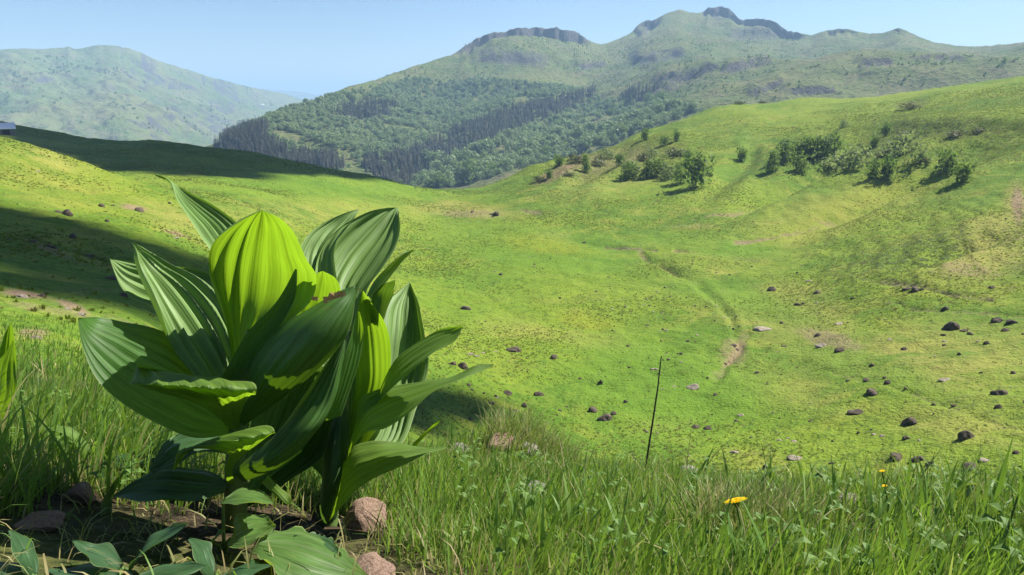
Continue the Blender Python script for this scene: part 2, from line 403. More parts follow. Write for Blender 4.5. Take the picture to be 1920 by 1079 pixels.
# the RBF is smooth: evaluate on every third row and column, interpolate in between
def coarse_eval(azs, lrs):
    ia = np.unique(np.concatenate([np.arange(0, len(azs), 4), [len(azs) - 1]])); ir = np.unique(np.concatenate([np.arange(0, len(lrs), 3), [len(lrs) - 1]]))
    E = rbf(*np.meshgrid(azs[ia], lrs[ir]))
    E = np.stack([np.interp(azs, azs[ia], row) for row in E])
    return np.stack([np.interp(lrs, lrs[ir], E[:, j]) for j in range(E.shape[1])], 1)
AZ, RR = np.meshgrid(azs, rs)
E0 = coarse_eval(azs, np.log(rs))
X1, Y1 = RR * np.sin(AZ), RR * np.cos(AZ)
Z1 = E0 * RR
PX, PY = project(X1, Y1, Z1)
# relief
far = sstep(25, 60, RR)
Z1 += far * (0.55 * fbm(X1 / 16, Y1 / 16, 4, 3) + 0.28 * fbm(X1 / 4.5, Y1 / 4.5, 3, 5) + 0.20 * fbm(X1 / 1.8, Y1 / 1.8, 2, 23))
Z1 += sstep(150, 260, RR) * (1.5 * fbm(X1 / 42, Y1 / 42, 3, 8) + 0.5 * fbm(X1 / 9, Y1 / 9, 3, 29))
Z1 += sstep(3, 12, RR) * (1 - far) * 0.25 * fbm(X1 / 3.0, Y1 / 3.0, 4, 9)
Z1 += (1 - sstep(2.5, 6, RR)) * (0.018 * fbm(X1 / .25, Y1 / .25, 4, 10))
def blob(cx, cy, rx, ry, ang=0.0, soft=0.5):
    a = R(ang); dx, dy = PX - cx, PY - cy
    u = (dx * math.cos(a) + dy * math.sin(a)) / rx; v = (-dx * math.sin(a) + dy * math.cos(a)) / ry
    return 1 - sstep(1 - soft, 1 + soft, np.hypot(u, v))
def line_mask(pts, w, rmin=30):
    best = np.full(PX.shape, 1e9)
    for (x0, y0), (x1, y1) in zip(pts[:-1], pts[1:]):
        dx, dy = x1 - x0, y1 - y0; L2 = dx * dx + dy * dy
        t = np.clip(((PX - x0) * dx + (PY - y0) * dy) / L2, 0, 1)
        best = np.minimum(best, np.hypot((PX - x0 - t * dx) * 0.6, PY - y0 - t * dy))
    wob = 1 + 1.3 * fbm(X1 / 5, Y1 / 5, 4, 77)
    return (1 - sstep(w * 0.3, w, best / np.maximum(wob, .12))) * (RR > rmin) * np.clip(.75 + 1.5 * fbm(X1 / 9, Y1 / 9, 3, 78), 0.05, 1)
wide = RR > 30
# sheep terraces on the right-hand slope
ter = np.clip(blob(1760, 450, 260, 75, -14) + blob(1720, 255, 300, 60, -4) + blob(1150, 300, 160, 45, -12) * .8, 0, 1) * wide
ph = Z1 * 0.85 + 1.3 * fbm(X1 / 12, Y1 / 12, 4, 41)
saw = ph - np.floor(ph)
Z1 += ter * 0.42 * (sstep(0, .35, saw) - saw)
def ravine(pts, w, depth, rim_h=0.0):
    global Z1
    best = np.full(PX.shape, 1e9); along = np.zeros(PX.shape); ns = len(pts) - 1
    for k, ((x0, y0), (x1, y1)) in enumerate(zip(pts[:-1], pts[1:])):
        dx, dy = x1 - x0, y1 - y0; t = np.clip(((PX - x0) * dx + (PY - y0) * dy) / (dx * dx + dy * dy), 0, 1)
        dd_ = np.hypot((PX - x0 - t * dx) * .7, PY - y0 - t * dy); m_ = dd_ < best
        best = np.where(m_, dd_, best); along = np.where(m_, (k + t) / ns, along)
    best = best * (1 + .5 * fbm(X1 / 14, Y1 / 14, 3, 64)); w = w * (1.3 + .5 * fbm(X1 / 25, Y1 / 25, 2, 63))
    fd = sstep(0, .3, along) * sstep(1, .6, along)
    Z1 = Z1 + wide * fd * (-depth * np.exp(-(best / w) ** 2) + rim_h * np.exp(-((best - 1.8 * w) / w) ** 2))
ravine([(1960, 262), (1860, 282), (1760, 322), (1680, 358), (1610, 392), (1520, 422), (1430, 447)], 13, 3.6, 1.2)
ravine([(1700, 246), (1620, 276), (1545, 318), (1480, 352), (1400, 388), (1320, 412)], 11, 3.2, 1.2)
ravine([(1430, 262), (1400, 300), (1350, 345), (1290, 385)], 12, 2.2, .9)
ravine([(1200, 268), (1150, 300), (1090, 335), (1040, 365)], 12, 1.8, .8)
ravine([(1960, 420), (1850, 455), (1740, 492), (1640, 512)], 12, 1.6, .8)
ravine([(960, 425), (1060, 445), (1140, 464), (1230, 492), (1310, 530), (1370, 600), (1388, 655), (1350, 705), (1300, 760)], 5, .3, .1)
Z1 = Z1 + wide * 2.4 * sstep(252, 236, PY + 5 * fbm(X1 / 20, Y1 / 20, 3, 65)) * sstep(205, 225, PY) * sstep(1600, 1720, PX)
gull = [([(1650, 378), (1600, 398), (1545, 410), (1490, 430), (1440, 446), (1380, 452)], 5.0, 1.0), ([(1520, 338), (1470, 362), (1420, 382), (1370, 398), (1300, 410)], 4.5, 0.8),
        ([(1135, 461), (1180, 466), (1228, 471)], 3.0, .8), ([(1268, 471), (1340, 477), (1420, 488)], 3.6, .9), ([(1200, 474), (1222, 492), (1262, 508), (1315, 530)], 4, .6),
        ([(1395, 628), (1385, 655), (1362, 680), (1345, 702)], 9, .5), ([(1560, 520), (1650, 533), (1730, 541), (1800, 552), (1860, 560)], 4.5, .7),
        ([(1620, 562), (1760, 580), (1920, 590)], 3.4, .5), ([(1010, 398), (960, 392), (930, 395)], 5, .8), ([(960, 585), (1050, 605), (1180, 628), (1300, 640)], 4, .35),
        ([(40, 440), (110, 462), (200, 490)], 5, .6), ([(1560, 700), (1700, 740), (1920, 800)], 4, .35), ([(1640, 655), (1760, 700), (1920, 740)], 4, .3)]
soil = np.zeros_like(RR); dark = np.zeros_like(RR)
for pts, w, s in gull:
    m = line_mask(pts, w)
    Z1 -= m * s * 0.45
    soil = np.maximum(soil, m * s * .8)
for i in (2, 3, 6): dark = np.maximum(dark, line_mask(gull[i][0], gull[i][1] * .8) * .9)
# small mound of dry grass and stones on the rim of the knoll
def rim(px, r, h, sx):
    a = float(az_e(px, 880)[0]); x0, y0 = r * math.sin(a), r * math.cos(a)
    return h * np.exp(-(((X1 - x0) ** 2 + (Y1 - y0) ** 2) / sx ** 2))
Z1 += rim(965, 2.6, .22, .24) + rim(1275, 2.4, .06, .25) + rim(860, 2.4, .05, .22)
# colour of the turf itself
dry = np.clip(blob(1840, 500, 95, 26, -8) + blob(1880, 430, 80, 32, -15) * .9 + blob(1905, 380, 22, 36) + blob(1600, 660, 260, 45, 18) * .75 + blob(1850, 660, 160, 60, 10) * .7
              + blob(1500, 560, 90, 28, 20) * .7 + blob(900, 398, 80, 12, 6) * .9 + blob(840, 390, 60, 14) * .6 + blob(60, 330, 150, 60, 18) * .4 + blob(330, 420, 90, 24, 25) * .7
              + blob(1100, 640, 120, 18, 10) * .6 + blob(950, 610, 60, 25) * .5 + blob(1450, 720, 150, 40, 15) * .5 + blob(1030, 445, 40, 9) * .7 + blob(1150, 330, 130, 40, -14) * .5
              + blob(90, 300, 50, 14, 25) * .7 + blob(1500, 430, 260, 40, -18) * .45 + blob(1250, 790, 60, 14) * .5 + blob(1820, 800, 140, 30, 8) * .7 + blob(560, 400, 200, 30) * .4, 0, 1) * wide
soil = np.clip(soil + wide * (blob(1870, 460, 60, 12, -12) * .6 + blob(1908, 385, 12, 34) * .9 + blob(1300, 425, 50, 7) * .3 + blob(1810, 515, 60, 12) * .45 + blob(880, 402, 60, 8) * .5
               + blob(250, 390, 26, 6, 8) * .8 + blob(330, 440, 22, 6, 15) * .9 + blob(1375, 660, 26, 24) * .5 + blob(1555, 640, 60, 14, 15) * .6 + blob(1040, 326, 40, 10, -20) * .8
               + blob(1150, 300, 90, 20, -10) * .5 + blob(40, 553, 40, 5, 6) + blob(70, 628, 26, 8) * .8 + blob(130, 575, 26, 6, 25) * .7 + blob(90, 470, 50, 6, 18) * .6), 0, 1)
near_l = (RR > 5) & (RR <= 30)
soil = np.clip(soil + near_l * (blob(45, 553, 40, 6, 6) + blob(65, 628, 30, 9) * .7 + blob(135, 575, 30, 7, 25) * .7) + near_l * .35 * sstep(.2, .5, fbm(X1 / 2, Y1 / 2, 4, 55)), 0, 1)
dark = np.clip(dark + wide * (blob(1712, 198, 34, 7, -8) + blob(1388, 189, 18, 4) * .8 + blob(1428, 187, 14, 3) * .8 + blob(1700, 478, 130, 26, -14) * .75 + blob(1800, 252, 110, 12, 2) * .8
               + blob(1660, 262, 60, 30, -20) * .7 + blob(1150, 300, 110, 30, -12) * .55 + blob(1900, 470, 40, 60) * .4 + blob(1010, 400, 40, 7) * .6 + blob(1860, 300, 60, 10, -10) * .5), 0, 1)
lush = np.clip(blob(1250, 720, 210, 90, 8) * .9 + blob(1000, 470, 180, 40, 10) * .8 + blob(650, 345, 260, 30) * .7 + blob(1620, 690, 160, 30, 20) * .7 + blob(1380, 560, 160, 28, 15) * .7 + blob(1320, 450, 120, 20) * .7
               + blob(900, 560, 120, 60) * .4 + blob(1400, 470, 80, 14), 0, 1) * wide
gold = np.clip(blob(1020, 458, 90, 14, 8) + blob(1100, 600, 55, 15, 10) + blob(130, 350, 160, 45, 20) * .3 + blob(1650, 380, 220, 40, -20) * .5 + blob(1290, 428, 50, 6) * .6 + blob(1500, 215, 300, 20, -8) * .35, 0, 1) * wide
near = (1 - sstep(2.6, 5.5, RR)) * np.clip(.9 + .5 * fbm(X1 / .4, Y1 / .4, 3, 31), 0.6, 1)
ground_me = mesh_from('ground', np.stack([X1, Y1, Z1], -1).reshape(-1, 3), grid_faces(len(rs), len(azs))[:, ::-1], True, [M['meadow']],
                      attrs=dict(dry=dry.ravel(), soil=soil.ravel(), dark=dark.ravel(), lush=lush.ravel(), gold=gold.ravel(), near=near.ravel()))
link('ground', ground_me, kind='structure')
E1 = Z1 / RR

def ground_z(x, y):
    a, r = math.atan2(x, y), math.hypot(x, y)
    ja = np.clip(np.interp(a, azs, np.arange(len(azs))), 0, len(azs) - 1.001); jr = np.clip(np.interp(r, rs, np.arange(len(rs))), 0, len(rs) - 1.001)
    i, j = int(jr), int(ja); u, v = jr - i, ja - j
    return float(Z1[i, j] * (1 - u) * (1 - v) + Z1[i + 1, j] * u * (1 - v) + Z1[i, j + 1] * (1 - u) * v + Z1[i + 1, j + 1] * u * v)
def ground_zv(x, y):
    a, r = np.arctan2(x, y), np.hypot(x, y)
    ja = np.clip(np.interp(a, azs, np.arange(len(azs))), 0, len(azs) - 1.001); jr = np.clip(np.interp(r, rs, np.arange(len(rs))), 0, len(rs) - 1.001)
    i, j = jr.astype(int), ja.astype(int); u, v = jr - i, ja - j
    return Z1[i, j] * (1 - u) * (1 - v) + Z1[i + 1, j] * u * (1 - v) + Z1[i, j + 1] * (1 - u) * v + Z1[i + 1, j + 1] * u * v
def hit(px, py, rmin=0.5):
    """where the sight line through a photo pixel meets the ground"""
    a, e = az_e(px, py); a, e = float(a), float(e)
    j = min(max(np.interp(a, azs, np.arange(len(azs))), 0), len(azs) - 1.001); j0 = int(j); v = j - j0
    c = E1[:, j0] * (1 - v) + E1[:, j0 + 1] * v
    ok = np.where((c >= e) & (rs >= rmin))[0]
    if len(ok) == 0: r = rs[np.argmax(np.where(rs >= rmin, c, -9))]
    else:
        i = ok[0]
        if i == 0 or c[i - 1] >= e: r = rs[i]
        else: r = rs[i - 1] + (rs[i] - rs[i - 1]) * (e - c[i - 1]) / (c[i] - c[i - 1])
    x, y = r * math.sin(a), r * math.cos(a)
    return np.array([x, y, ground_z(x, y)])

# ------------------------------------------------------------------ the wooded mountain, the mountain across the valley, the farthest hills
def mountain(name, sky_pts, rsky, base, mat, nr, az_cols, noise, cliffs=None, back=1.35, gp=1.0, smooth=.09):
    sp = np.array(sky_pts, float)
    pxs = np.interp(np.linspace(0, 1, az_cols), [0, 1], [sp[0, 0], sp[-1, 0]])
    sy = np.interp(pxs, sp[:, 0], sp[:, 1]) + (1.3 + .08 * (np.interp(pxs, *np.array(cliffs, float).T) if cliffs else 0)) * (fbm(pxs / 11, pxs * 0, 3, 3) + .35 * fbm(pxs / 3.5, pxs * 0, 2, 4))
    a_s, e_s = az_e(pxs, sy)
    kw = max(3, int(az_cols * smooth)) | 1; ke = np.hanning(kw + 2)[1:-1]; ke /= ke.sum()
    e_m = np.convolve(np.pad(e_s, kw // 2, 'edge'), ke, 'valid')
    r_s = np.interp(pxs, *np.array(rsky, float).T)
    bpy_, br = np.interp(pxs, *np.array(base, float)[:, [0, 1]].T), np.interp(pxs, *np.array(base, float)[:, [0, 2]].T)
    _, e_b = az_e(pxs, bpy_)
    jx = np.zeros_like(pxs); jag = 1 + .7 * fbm(pxs / 26, pxs * 0, 4, 5) + .2 * fbm(pxs / 5, pxs * 0, 2, 6)
    c = jag * np.interp(pxs, *np.array(cliffs, float).T) / np.maximum(bpy_ - sy, 1) if cliffs else np.zeros_like(pxs)
    s = np.concatenate([np.linspace(0, .985, nr)[:-1], np.linspace(.985, 1.0, 10), np.linspace(1.004, back, 14)])[:, None]
    s0 = (np.clip(s, 0, .985) / .985) ** gp
    g = np.where(s <= .985, s0 - c * sstep(.93, 1.0, s0), (1 - c) + c * sstep(.985, .997, s))
    e = e_b + (e_m - e_b) * np.minimum(g, 1) + (e_s - e_m) * sstep(.80, 1.0, s0)
    rr = br + (r_s - br) * s
    drop = np.where(s > 1, (s - 1) / (back - 1), 0)
    zz = e * rr - drop ** 1.3 * (rr * 0.12 + 30) - drop * rr * np.maximum(e_s, 0)
    if cliffs:
        cm = np.clip(c * (bpy_ - sy) / 14, 0, 1) * sstep(.955, .985, s) * (1 - sstep(1.0, 1.03, s))
        rr = rr + cm * (26 * fbm(pxs / 17 + 0 * s, s * 30 + 0 * pxs, 3, 12) + 9 * fbm(pxs / 4 + 0 * s, s * 90 + 0 * pxs, 2, 13))
    x, y = rr * np.sin(a_s), rr * np.cos(a_s)
    fade = np.minimum(1, (1 - np.clip(s, 0, 1)) * 5 + .06)
    for wl, amp, sd in noise:
        zz = zz + fade * amp * (fbm(x / wl, y / wl, 4, sd) - .25 * (1 - np.abs(fbm(x / wl * 1.7, y / wl * 1.7, 3, sd + 50))))
    px, py = project(x, y, zz)
    return x, y, zz, px, py, s * np.ones_like(x)

SKY2 = [(330, 292), (400, 270), (430, 258), (470, 240), (520, 215), (560, 200), (610, 180), (650, 163), (700, 149), (780, 123), (845, 104), (858, 96), (880, 83), (905, 74), (930, 66), (960, 60), (985, 55), (1015, 55), (1050, 56), (1072, 57), (1088, 64), (1100, 74),
        (1112, 80), (1130, 83), (1160, 73), (1190, 58), (1205, 48), (1220, 42), (1250, 25), (1272, 18), (1282, 19), (1292, 23), (1308, 24), (1318, 22), (1326, 14), (1340, 14), (1352, 12), (1366, 17), (1374, 26), (1384, 40), (1390, 44), (1420, 42), (1436, 45), (1450, 49), (1480, 58), (1500, 62), (1522, 66),
        (1540, 59), (1556, 55), (1590, 53), (1606, 58), (1630, 63), (1652, 62), (1670, 56), (1684, 51), (1700, 56), (1715, 64), (1750, 78), (1790, 85), (1830, 87), (1870, 83), (1920, 78), (2050, 66), (2300, 50)]
rsky2 = [(330, 900), (400, 930), (600, 1150), (850, 1600), (980, 1750), (1110, 1900), (1270, 2100), (1350, 2150), (1500, 1950), (1700, 1750), (1900, 1600), (2300, 1450)]
base2 = [(330, 330, 470), (500, 322, 440), (700, 362, 420), (840, 385, 400), (1000, 340, 420), (1200, 275, 440), (1350, 222, 470), (1500, 212, 480), (1900, 175, 470), (2300, 150, 450)]
cl2 = [(330, 0), (845, 0), (856, 6), (880, 22), (930, 24), (985, 26), (1050, 26), (1080, 22), (1100, 8), (1108, 0), (1180, 0), (1190, 6), (1225, 14), (1240, 0), (1315, 0), (1325, 16), (1350, 24), (1372, 28), (1384, 16), (1392, 8), (1410, 24), (1460, 30), (1500, 12), (1520, 0), (1548, 0), (1556, 7), (1598, 7), (1610, 0), (1670, 0), (1684, 8), (1700, 0), (2300, 0)]
X2, Y2, Z2, PX2, PY2, S2 = mountain('m', SKY2, rsky2, base2, None, 250, 520, [(320, 34, 60), (110, 13, 61), (38, 4.5, 62), (14, 1.5, 66)], cl2, 1.3, 0.92)
def blob2(cx, cy, rx, ry, ang=0.0, soft=.5, P_=None):
    px, py = P_ or (PX2, PY2); a = R(ang); dx, dy = px - cx, py - cy
    return 1 - sstep(1 - soft, 1 + soft, np.hypot((dx * math.cos(a) + dy * math.sin(a)) / rx, (-dx * math.sin(a) + dy * math.cos(a)) / ry))
# rock ledges across the slope: real steps in the profile
def ledge(cx, cy, rx, ry, ang, h):
    global Z2
    a = R(ang); dx, dy = PX2 - cx, PY2 - cy
    u = (dx * math.cos(a) + dy * math.sin(a)) / rx; v = (-dx * math.sin(a) + dy * math.cos(a)) / ry
    m = (1 - sstep(.6, 1.1, np.abs(u)))
    rise = sstep(.5, -.5, v + .5 * fbm(X2 / 30, Y2 / 30, 3, 91))
    fall = sstep(-9, -1, v)
    Z2 = Z2 + m * h * rise * fall
    return m * (1 - sstep(.6, 1.3, np.abs(v)))
rock2 = np.zeros_like(Z2)
for args in [(1290, 148, 70, 7, -22, 9), (1405, 126, 55, 6, -14, 8), (1230, 180, 60, 6, -25, 7), (1240, 112, 60, 9, -8, 10), (1110, 127, 34, 5, -10, 7), (1415, 68, 60, 10, -2, 10),
             (1640, 122, 40, 5, -5, 5), (1520, 175, 60, 4, -3, 5), (1760, 112, 60, 4, 0, 4), (1440, 168, 40, 5, -20, 5), (1215, 60, 20, 8, -50, 8), (960, 112, 90, 12, 4, 7)]:
    rock2 = np.maximum(rock2, ledge(*args))
rock2 = np.maximum(rock2 * .9, blob2(1350, 28, 26, 14) * .9)
for px0, w in ((975, 130), (1350, 34), (1440, 60)):
    rock2 = np.maximum(rock2, (np.abs(PX2 - px0) < w) * sstep(.982, .986, S2) * .9)
me2 = mesh_from('mountain', np.stack([X2, Y2, Z2], -1).reshape(-1, 3), grid_faces(*X2.shape)[:, ::-1], True, [M['mountain']], attrs=dict(rock=rock2.ravel()))
link('mountain', me2, kind='structure')
PX2, PY2 = project(X2, Y2, Z2)

SKY3 = [(-350, 80), (-150, 98), (-40, 96), (0, 95), (40, 93), (70, 93), (110, 91), (128, 88), (140, 92), (165, 88), (180, 85), (205, 84), (240, 90), (265, 98), (282, 106), (300, 115), (350, 130), (400, 145), (450, 159), (490, 167), (530, 176), (570, 190), (620, 215), (680, 240)]
X3, Y3, Z3, PX3, PY3, S3 = mountain('m', SKY3, [(-350, 3000), (0, 3300), (220, 3400), (400, 3900), (530, 4700), (680, 5200)], [(-350, 260, 1500), (0, 262, 1600), (300, 290, 1700), (500, 300, 2000), (680, 330, 2400)], None, 170, 300,
                                   [(520, 70, 70), (190, 42, 71), (60, 15, 72)], [(-350, 0), (100, 0), (110, 3), (135, 3), (160, 4), (230, 5), (265, 0), (680, 0)], 1.3, .95)
link('mountain_across_valley', mesh_from('mountain_across_valley', np.stack([X3, Y3, Z3], -1).reshape(-1, 3), grid_faces(*X3.shape)[:, ::-1], True, [M['far']], attrs=dict(rock=np.zeros(X3.size))), kind='structure')
SKY4 = [(-1100, 172), (-300, 168), (300, 170), (470, 165), (520, 169), (560, 172), (600, 179), (640, 186), (720, 190), (1000, 182), (1500, 176), (2100, 170), (3000, 172)]
X4, Y4, Z4, PX4, PY4, S4 = mountain('m', SKY4, [(-1100, 9500), (3000, 9500)], [(-1100, 262, 3000), (3000, 262, 3000)], None, 50, 220, [(900, 60, 80), (300, 18, 81)], None, 1.25, 1.2)
link('far_hills', mesh_from('far_hills', np.stack([X4, Y4, Z4], -1).reshape(-1, 3), grid_faces(*X4.shape)[:, ::-1], True, [M['far']], attrs=dict(rock=np.zeros(X4.size))), kind='structure')

def surf_hit(px, py, PXg, PYg, Xg, Yg, Zg):
    i = np.argmin((PXg - px) ** 2 + (PYg - py) ** 2)
    return np.array([Xg.flat[i], Yg.flat[i], Zg.flat[i]])
# ------------------------------------------------------------------ trees: a tapered trunk with limbs, a crown of many leaf clumps
def tube(pts, rad, sides=6):
    pts = np.asarray(pts, float); V, Fc = [], []
    n = len(pts)
    for i in range(n):
        d = pts[min(i + 1, n - 1)] - pts[max(i - 1, 0)]; d = d / (np.linalg.norm(d) + 1e-9)
        a = np.cross(d, [0.31, 0.95, 0.05]); a /= np.linalg.norm(a) + 1e-9; b = np.cross(d, a)
        for k in range(sides):
            t = 2 * math.pi * k / sides
            V.append(pts[i] + rad[i] * (a * math.cos(t) + b * math.sin(t)))
    for i in range(n - 1):
        for k in range(sides):
            k2 = (k + 1) % sides
            Fc.append((i * sides + k, i * sides + k2, (i + 1) * sides + k2, (i + 1) * sides + k))
    return np.array(V), np.array(Fc, int)
def merge(parts):
    V, Fc, o = [], [], 0
    for v, f in parts:
        V.append(v); Fc.append(f + o); o += len(v)
    return np.concatenate(V), np.concatenate(Fc)
def clumps(C, N, size, g):
    """bent quads (leaf clumps) at C facing roughly N"""
    n = len(C)
    t = g.normal(size=(n, 3)); a = np.cross(N, t); a /= np.linalg.norm(a, axis=1)[:, None] + 1e-9; b = np.cross(N, a)
    s = size * (0.6 + 0.8 * g.random((n, 1))); asp = 0.6 + 0.5 * g.random((n, 1))
    q = [C + a * s, C + b * s * asp + N * s * .25, C - a * s * .9, C - b * s * asp + N * s * .2]
    V = np.stack(q, 1).reshape(-1, 3)
    return V, np.arange(4 * n).reshape(-1, 4)
def crown_mesh(name, mat, h, w, lobes, n, size, seed, low=0.12, flat=1.0):
    g = np.random.default_rng(seed); parts = []
    cs, rad = [], []
    for k in range(lobes):
        a = g.random() * 2 * math.pi; q = math.sqrt(g.random()) * .55 * w; z = h * (low + (1 - low) * ((.25 if low > .1 else .08) + (.6 if low > .1 else .75) * g.random()))
        taper = 1 - .55 * abs((z / h - .5) * 1.6) ** 2
        cs.append((q * taper * math.cos(a), q * taper * math.sin(a), z)); rad.append((.26 + .22 * g.random()) * w * taper)
    if low <= .1:
        for zz, rr in ((.30, .40), (.55, .36), (.18, .36)): cs.append((0, 0, zz * h)); rad.append(rr * w)
        lobes += 3
    cs, rad = np.array(cs), np.array(rad)
    k = g.choice(lobes, n, p=rad ** 2 / (rad ** 2).sum())
    d = g.normal(size=(n, 3)); d /= np.linalg.norm(d, axis=1)[:, None]
    C = cs[k] + d * (rad[k] * (0.72 + .38 * g.random(n)))[:, None] * [1, 1, flat]
    C[:, 2] = np.maximum(C[:, 2], h * low * .6 + .02 * g.random(n))
    N = d + .38 * g.normal(size=(n, 3)); N /= np.linalg.norm(N, axis=1)[:, None]
    V, Fc = clumps(C, N, size, g)
    return mesh_from(name, V, Fc, False, [mat]), cs
def trunk_mesh(name, h, r, cs, seed, base=-0.4):
    g = np.random.default_rng(seed)
    top = np.array([.08 * g.normal(), .08 * g.normal(), h * .8])
    pts = [np.array([0, 0, base]), np.array([.03, .02, h * .2]), top * .55, top]
    parts = [tube(pts, [r * 1.3, r, r * .7, r * .2])]
    for c in cs[:6]:
        b = top * (.3 + .35 * g.random())
        parts.append(tube([b, (b + c) / 2 + [0, 0, -.04 * h], c], [r * .5, r * .3, r * .1], 5))
    V, Fc = merge(parts)
    return mesh_from(name, V, Fc, True, [M['bark']])
def conifer_mesh(name, h, w, seed, mat):
    g = np.random.default_rng(seed); C, N = [], []
    L = 11
    for i in range(L):
        t = i / (L - 1); z = h * (.12 + .86 * t); rr = w * (1 - t) ** .85 * (.85 + .3 * g.random()) + .05
        k = max(5, int(15 * (1 - t) + 4))
        for j in range(k):
            a = 2 * math.pi * (j + g.random()) / k
            for q in (.45, .95):
                C.append((rr * q * math.cos(a), rr * q * math.sin(a), z - rr * q * .35 + .1 * g.normal()))
                N.append((math.cos(a) * .6, math.sin(a) * .6, .8))
    C, N = np.array(C), np.array(N)
    V, Fc = clumps(C, N / np.linalg.norm(N, axis=1)[:, None], w * .24, g)
    return mesh_from(name, V, Fc, False, [mat])

# unit-height prototypes (metres; scaled on placing)
PROT = {'beech': [], 'bush': [], 'palebush': [], 'heath': [], 'conifer': []}
for i in range(5):
    c, cs = crown_mesh('beech_crown', M['beech'], 8, 5.2, 9 + i, 430, .46, 100 + i, .11)
    PROT['beech'].append((c, trunk_mesh('beech_trunk', 8, .22, cs, 200 + i), 8))
for i in range(5):
    c, cs = crown_mesh('bush_crown', M['bush'], 6, 5.0 if i % 2 else 4.2, 12 + i, 620, .32, 120 + i, .02)
    PROT['bush'].append((c, trunk_mesh('bush_trunk', 6, .16, cs, 220 + i), 6))
for i in range(3):
    c, cs = crown_mesh('pale_bush_crown', M['palebush'], 4, 5.2, 8, 380, .30, 140 + i, .03, .8)
    PROT['palebush'].append((c, trunk_mesh('pale_bush_trunk', 4, .12, cs, 240 + i), 4))
for i in range(3):
    c, cs = crown_mesh('heath_crown', M['heath'], 2.2, 3.6, 7, 300, .24, 160 + i, .02, .8)
    PROT['heath'].append((c, trunk_mesh('heath_stem', 2.2, .07, cs, 260 + i), 2.2))
for i in range(4):
    c = conifer_mesh('spruce_crown', 14, 2.3, 180 + i, M['conifer'])
    PROT['conifer'].append((c, trunk_mesh('spruce_trunk', 14, .2, np.zeros((0, 3)), 280 + i), 14))
def place_tree(kind, name, p, h, label, group, wide=1.0, i=None, parts=('crown', 'trunk')):
    i = random.randrange(len(PROT[kind])) if i is None else i % len(PROT[kind])
    c, t, hh = PROT[kind][i]
    root = link(name, None, None, label, 'bush' if 'bush' in name or 'heath' in name else 'tree', group, loc=p)
    s = h / hh
    root.scale = (s * wide, s * wide, s); root.rotation_euler = (0, 0, random.random() * 6.28)
    link(parts[0], c, root); link(parts[1], t, root)
    return root
def px_h(p, hpx):
    """height in metres that spans hpx photo pixels at point p"""
    return hpx * (p[1] * CP - p[2] * SP) / F

# single bushes and small trees on the right-hand slope: (kind, base x, base y, height px, width factor, label or None)
G_SLOPE = 'bushes on the sunlit slope'
slope = [
 ('bush', 1210, 263, 22, .9, 'small lone round tree with a long shadow high on the grassy spur'),
 ('bush', 1246, 273, 17, 1, 'squat dark bush just above the brown rocky knob on the spur'),
 ('bush', 1269, 266, 24, .7, 'slim little tree standing beside the squat bush above the brown rocky knob'),
 ('heath', 1265, 292, 22, 1.7, 'wide brown heath-covered knob on the spur'),
 ('bush', 1290, 306, 26, .9, None), ('bush', 1304, 352, 58, 1.0, 'largest dense dark tree of the slope, ending the bush row on the spur'),
 ('bush', 1276, 345, 34, .9, None), ('palebush', 1250, 336, 28, 1.1, None), ('bush', 1232, 332, 34, 1, None), ('bush', 1212, 336, 36, 1, None), ('palebush', 1192, 334, 30, 1.1, None),
 ('bush', 1178, 338, 32, 1, None), ('bush', 1100, 325, 34, .6, 'narrow upright bush on bare ground left of the bush row'), ('bush', 1030, 335, 18, 1, None), ('bush', 1049, 312, 22, 1, None),
 ('heath', 1080, 306, 26, 1.5, 'broad brown heath patch on the nose of the spur'), ('heath', 1118, 312, 20, 1.3, None), ('palebush', 1138, 298, 18, 1.3, None), ('bush', 1160, 312, 22, 1, None),
 ('heath', 1205, 300, 18, 1.5, None), ('palebush', 1222, 294, 16, 1.1, None),
 ('bush', 1391, 304, 30, .75, 'lone bush between the two bush groups of the slope'), ('bush', 1444, 322, 36, .85, 'upright bush standing below and apart from the dark bush row'),
 ('bush', 1470, 306, 38, 1, None), ('bush', 1492, 302, 36, 1, None), ('bush', 1512, 298, 36, 1, None), ('bush', 1532, 296, 38, 1, None), ('bush', 1547, 292, 34, 1, None),
 ('bush', 1564, 287, 40, .6, 'pointed tall tree at the upper end of the dark bush row'), ('bush', 1500, 322, 32, 1, None),
 ('palebush', 1560, 318, 28, 1.2, 'pale leafless-looking shrub in front of the dark bush row'), ('palebush', 1592, 318, 44, 1.1, 'big rounded light green bush below the pointed tall tree'),
 ('palebush', 1582, 240, 14, .9, 'tiny pale bush on the smooth green spur above the bush rows'), ('bush', 1660, 256, 26, .8, None), ('heath', 1690, 258, 16, 1.4, None), ('bush', 1640, 274, 22, 1, None),
 ('palebush', 1686, 290, 36, 1.2, 'broad pale round bush in the terraced hollow'), ('heath', 1650, 295, 18, 1.5, None),
 ('palebush', 1720, 308, 32, .8, None), ('bush', 1638, 334, 32, .85, None), ('bush', 1663, 336, 46, .85, 'large leaning bush with a small companion on the lower grassy rib'),
 ('bush', 1773, 328, 48, .9, 'dense dark tree with a heavy shadow on the lower grassy rib'), ('bush', 1803, 342, 42, .9, 'bush just below the dense dark tree on the lower grassy rib'),
 ('heath', 1735, 305, 14, 1.4, None), ('heath', 1790, 256, 16, 2.2, None), ('heath', 1830, 250, 14, 2.0, None), ('heath', 1712, 204, 15, 2.2, 'dark low scrub in the hollow on the upper slope'),
 ('heath', 1388, 192, 9, 2.0, None), ('heath', 1428, 190, 7, 2.2, None), ('heath', 1480, 300, 12, 1.6, None), ('heath', 1330, 330, 12, 1.3, None), ('heath', 1010, 338, 12, 1.6, None), ('heath', 1065, 330, 12, 1.5, None),
]
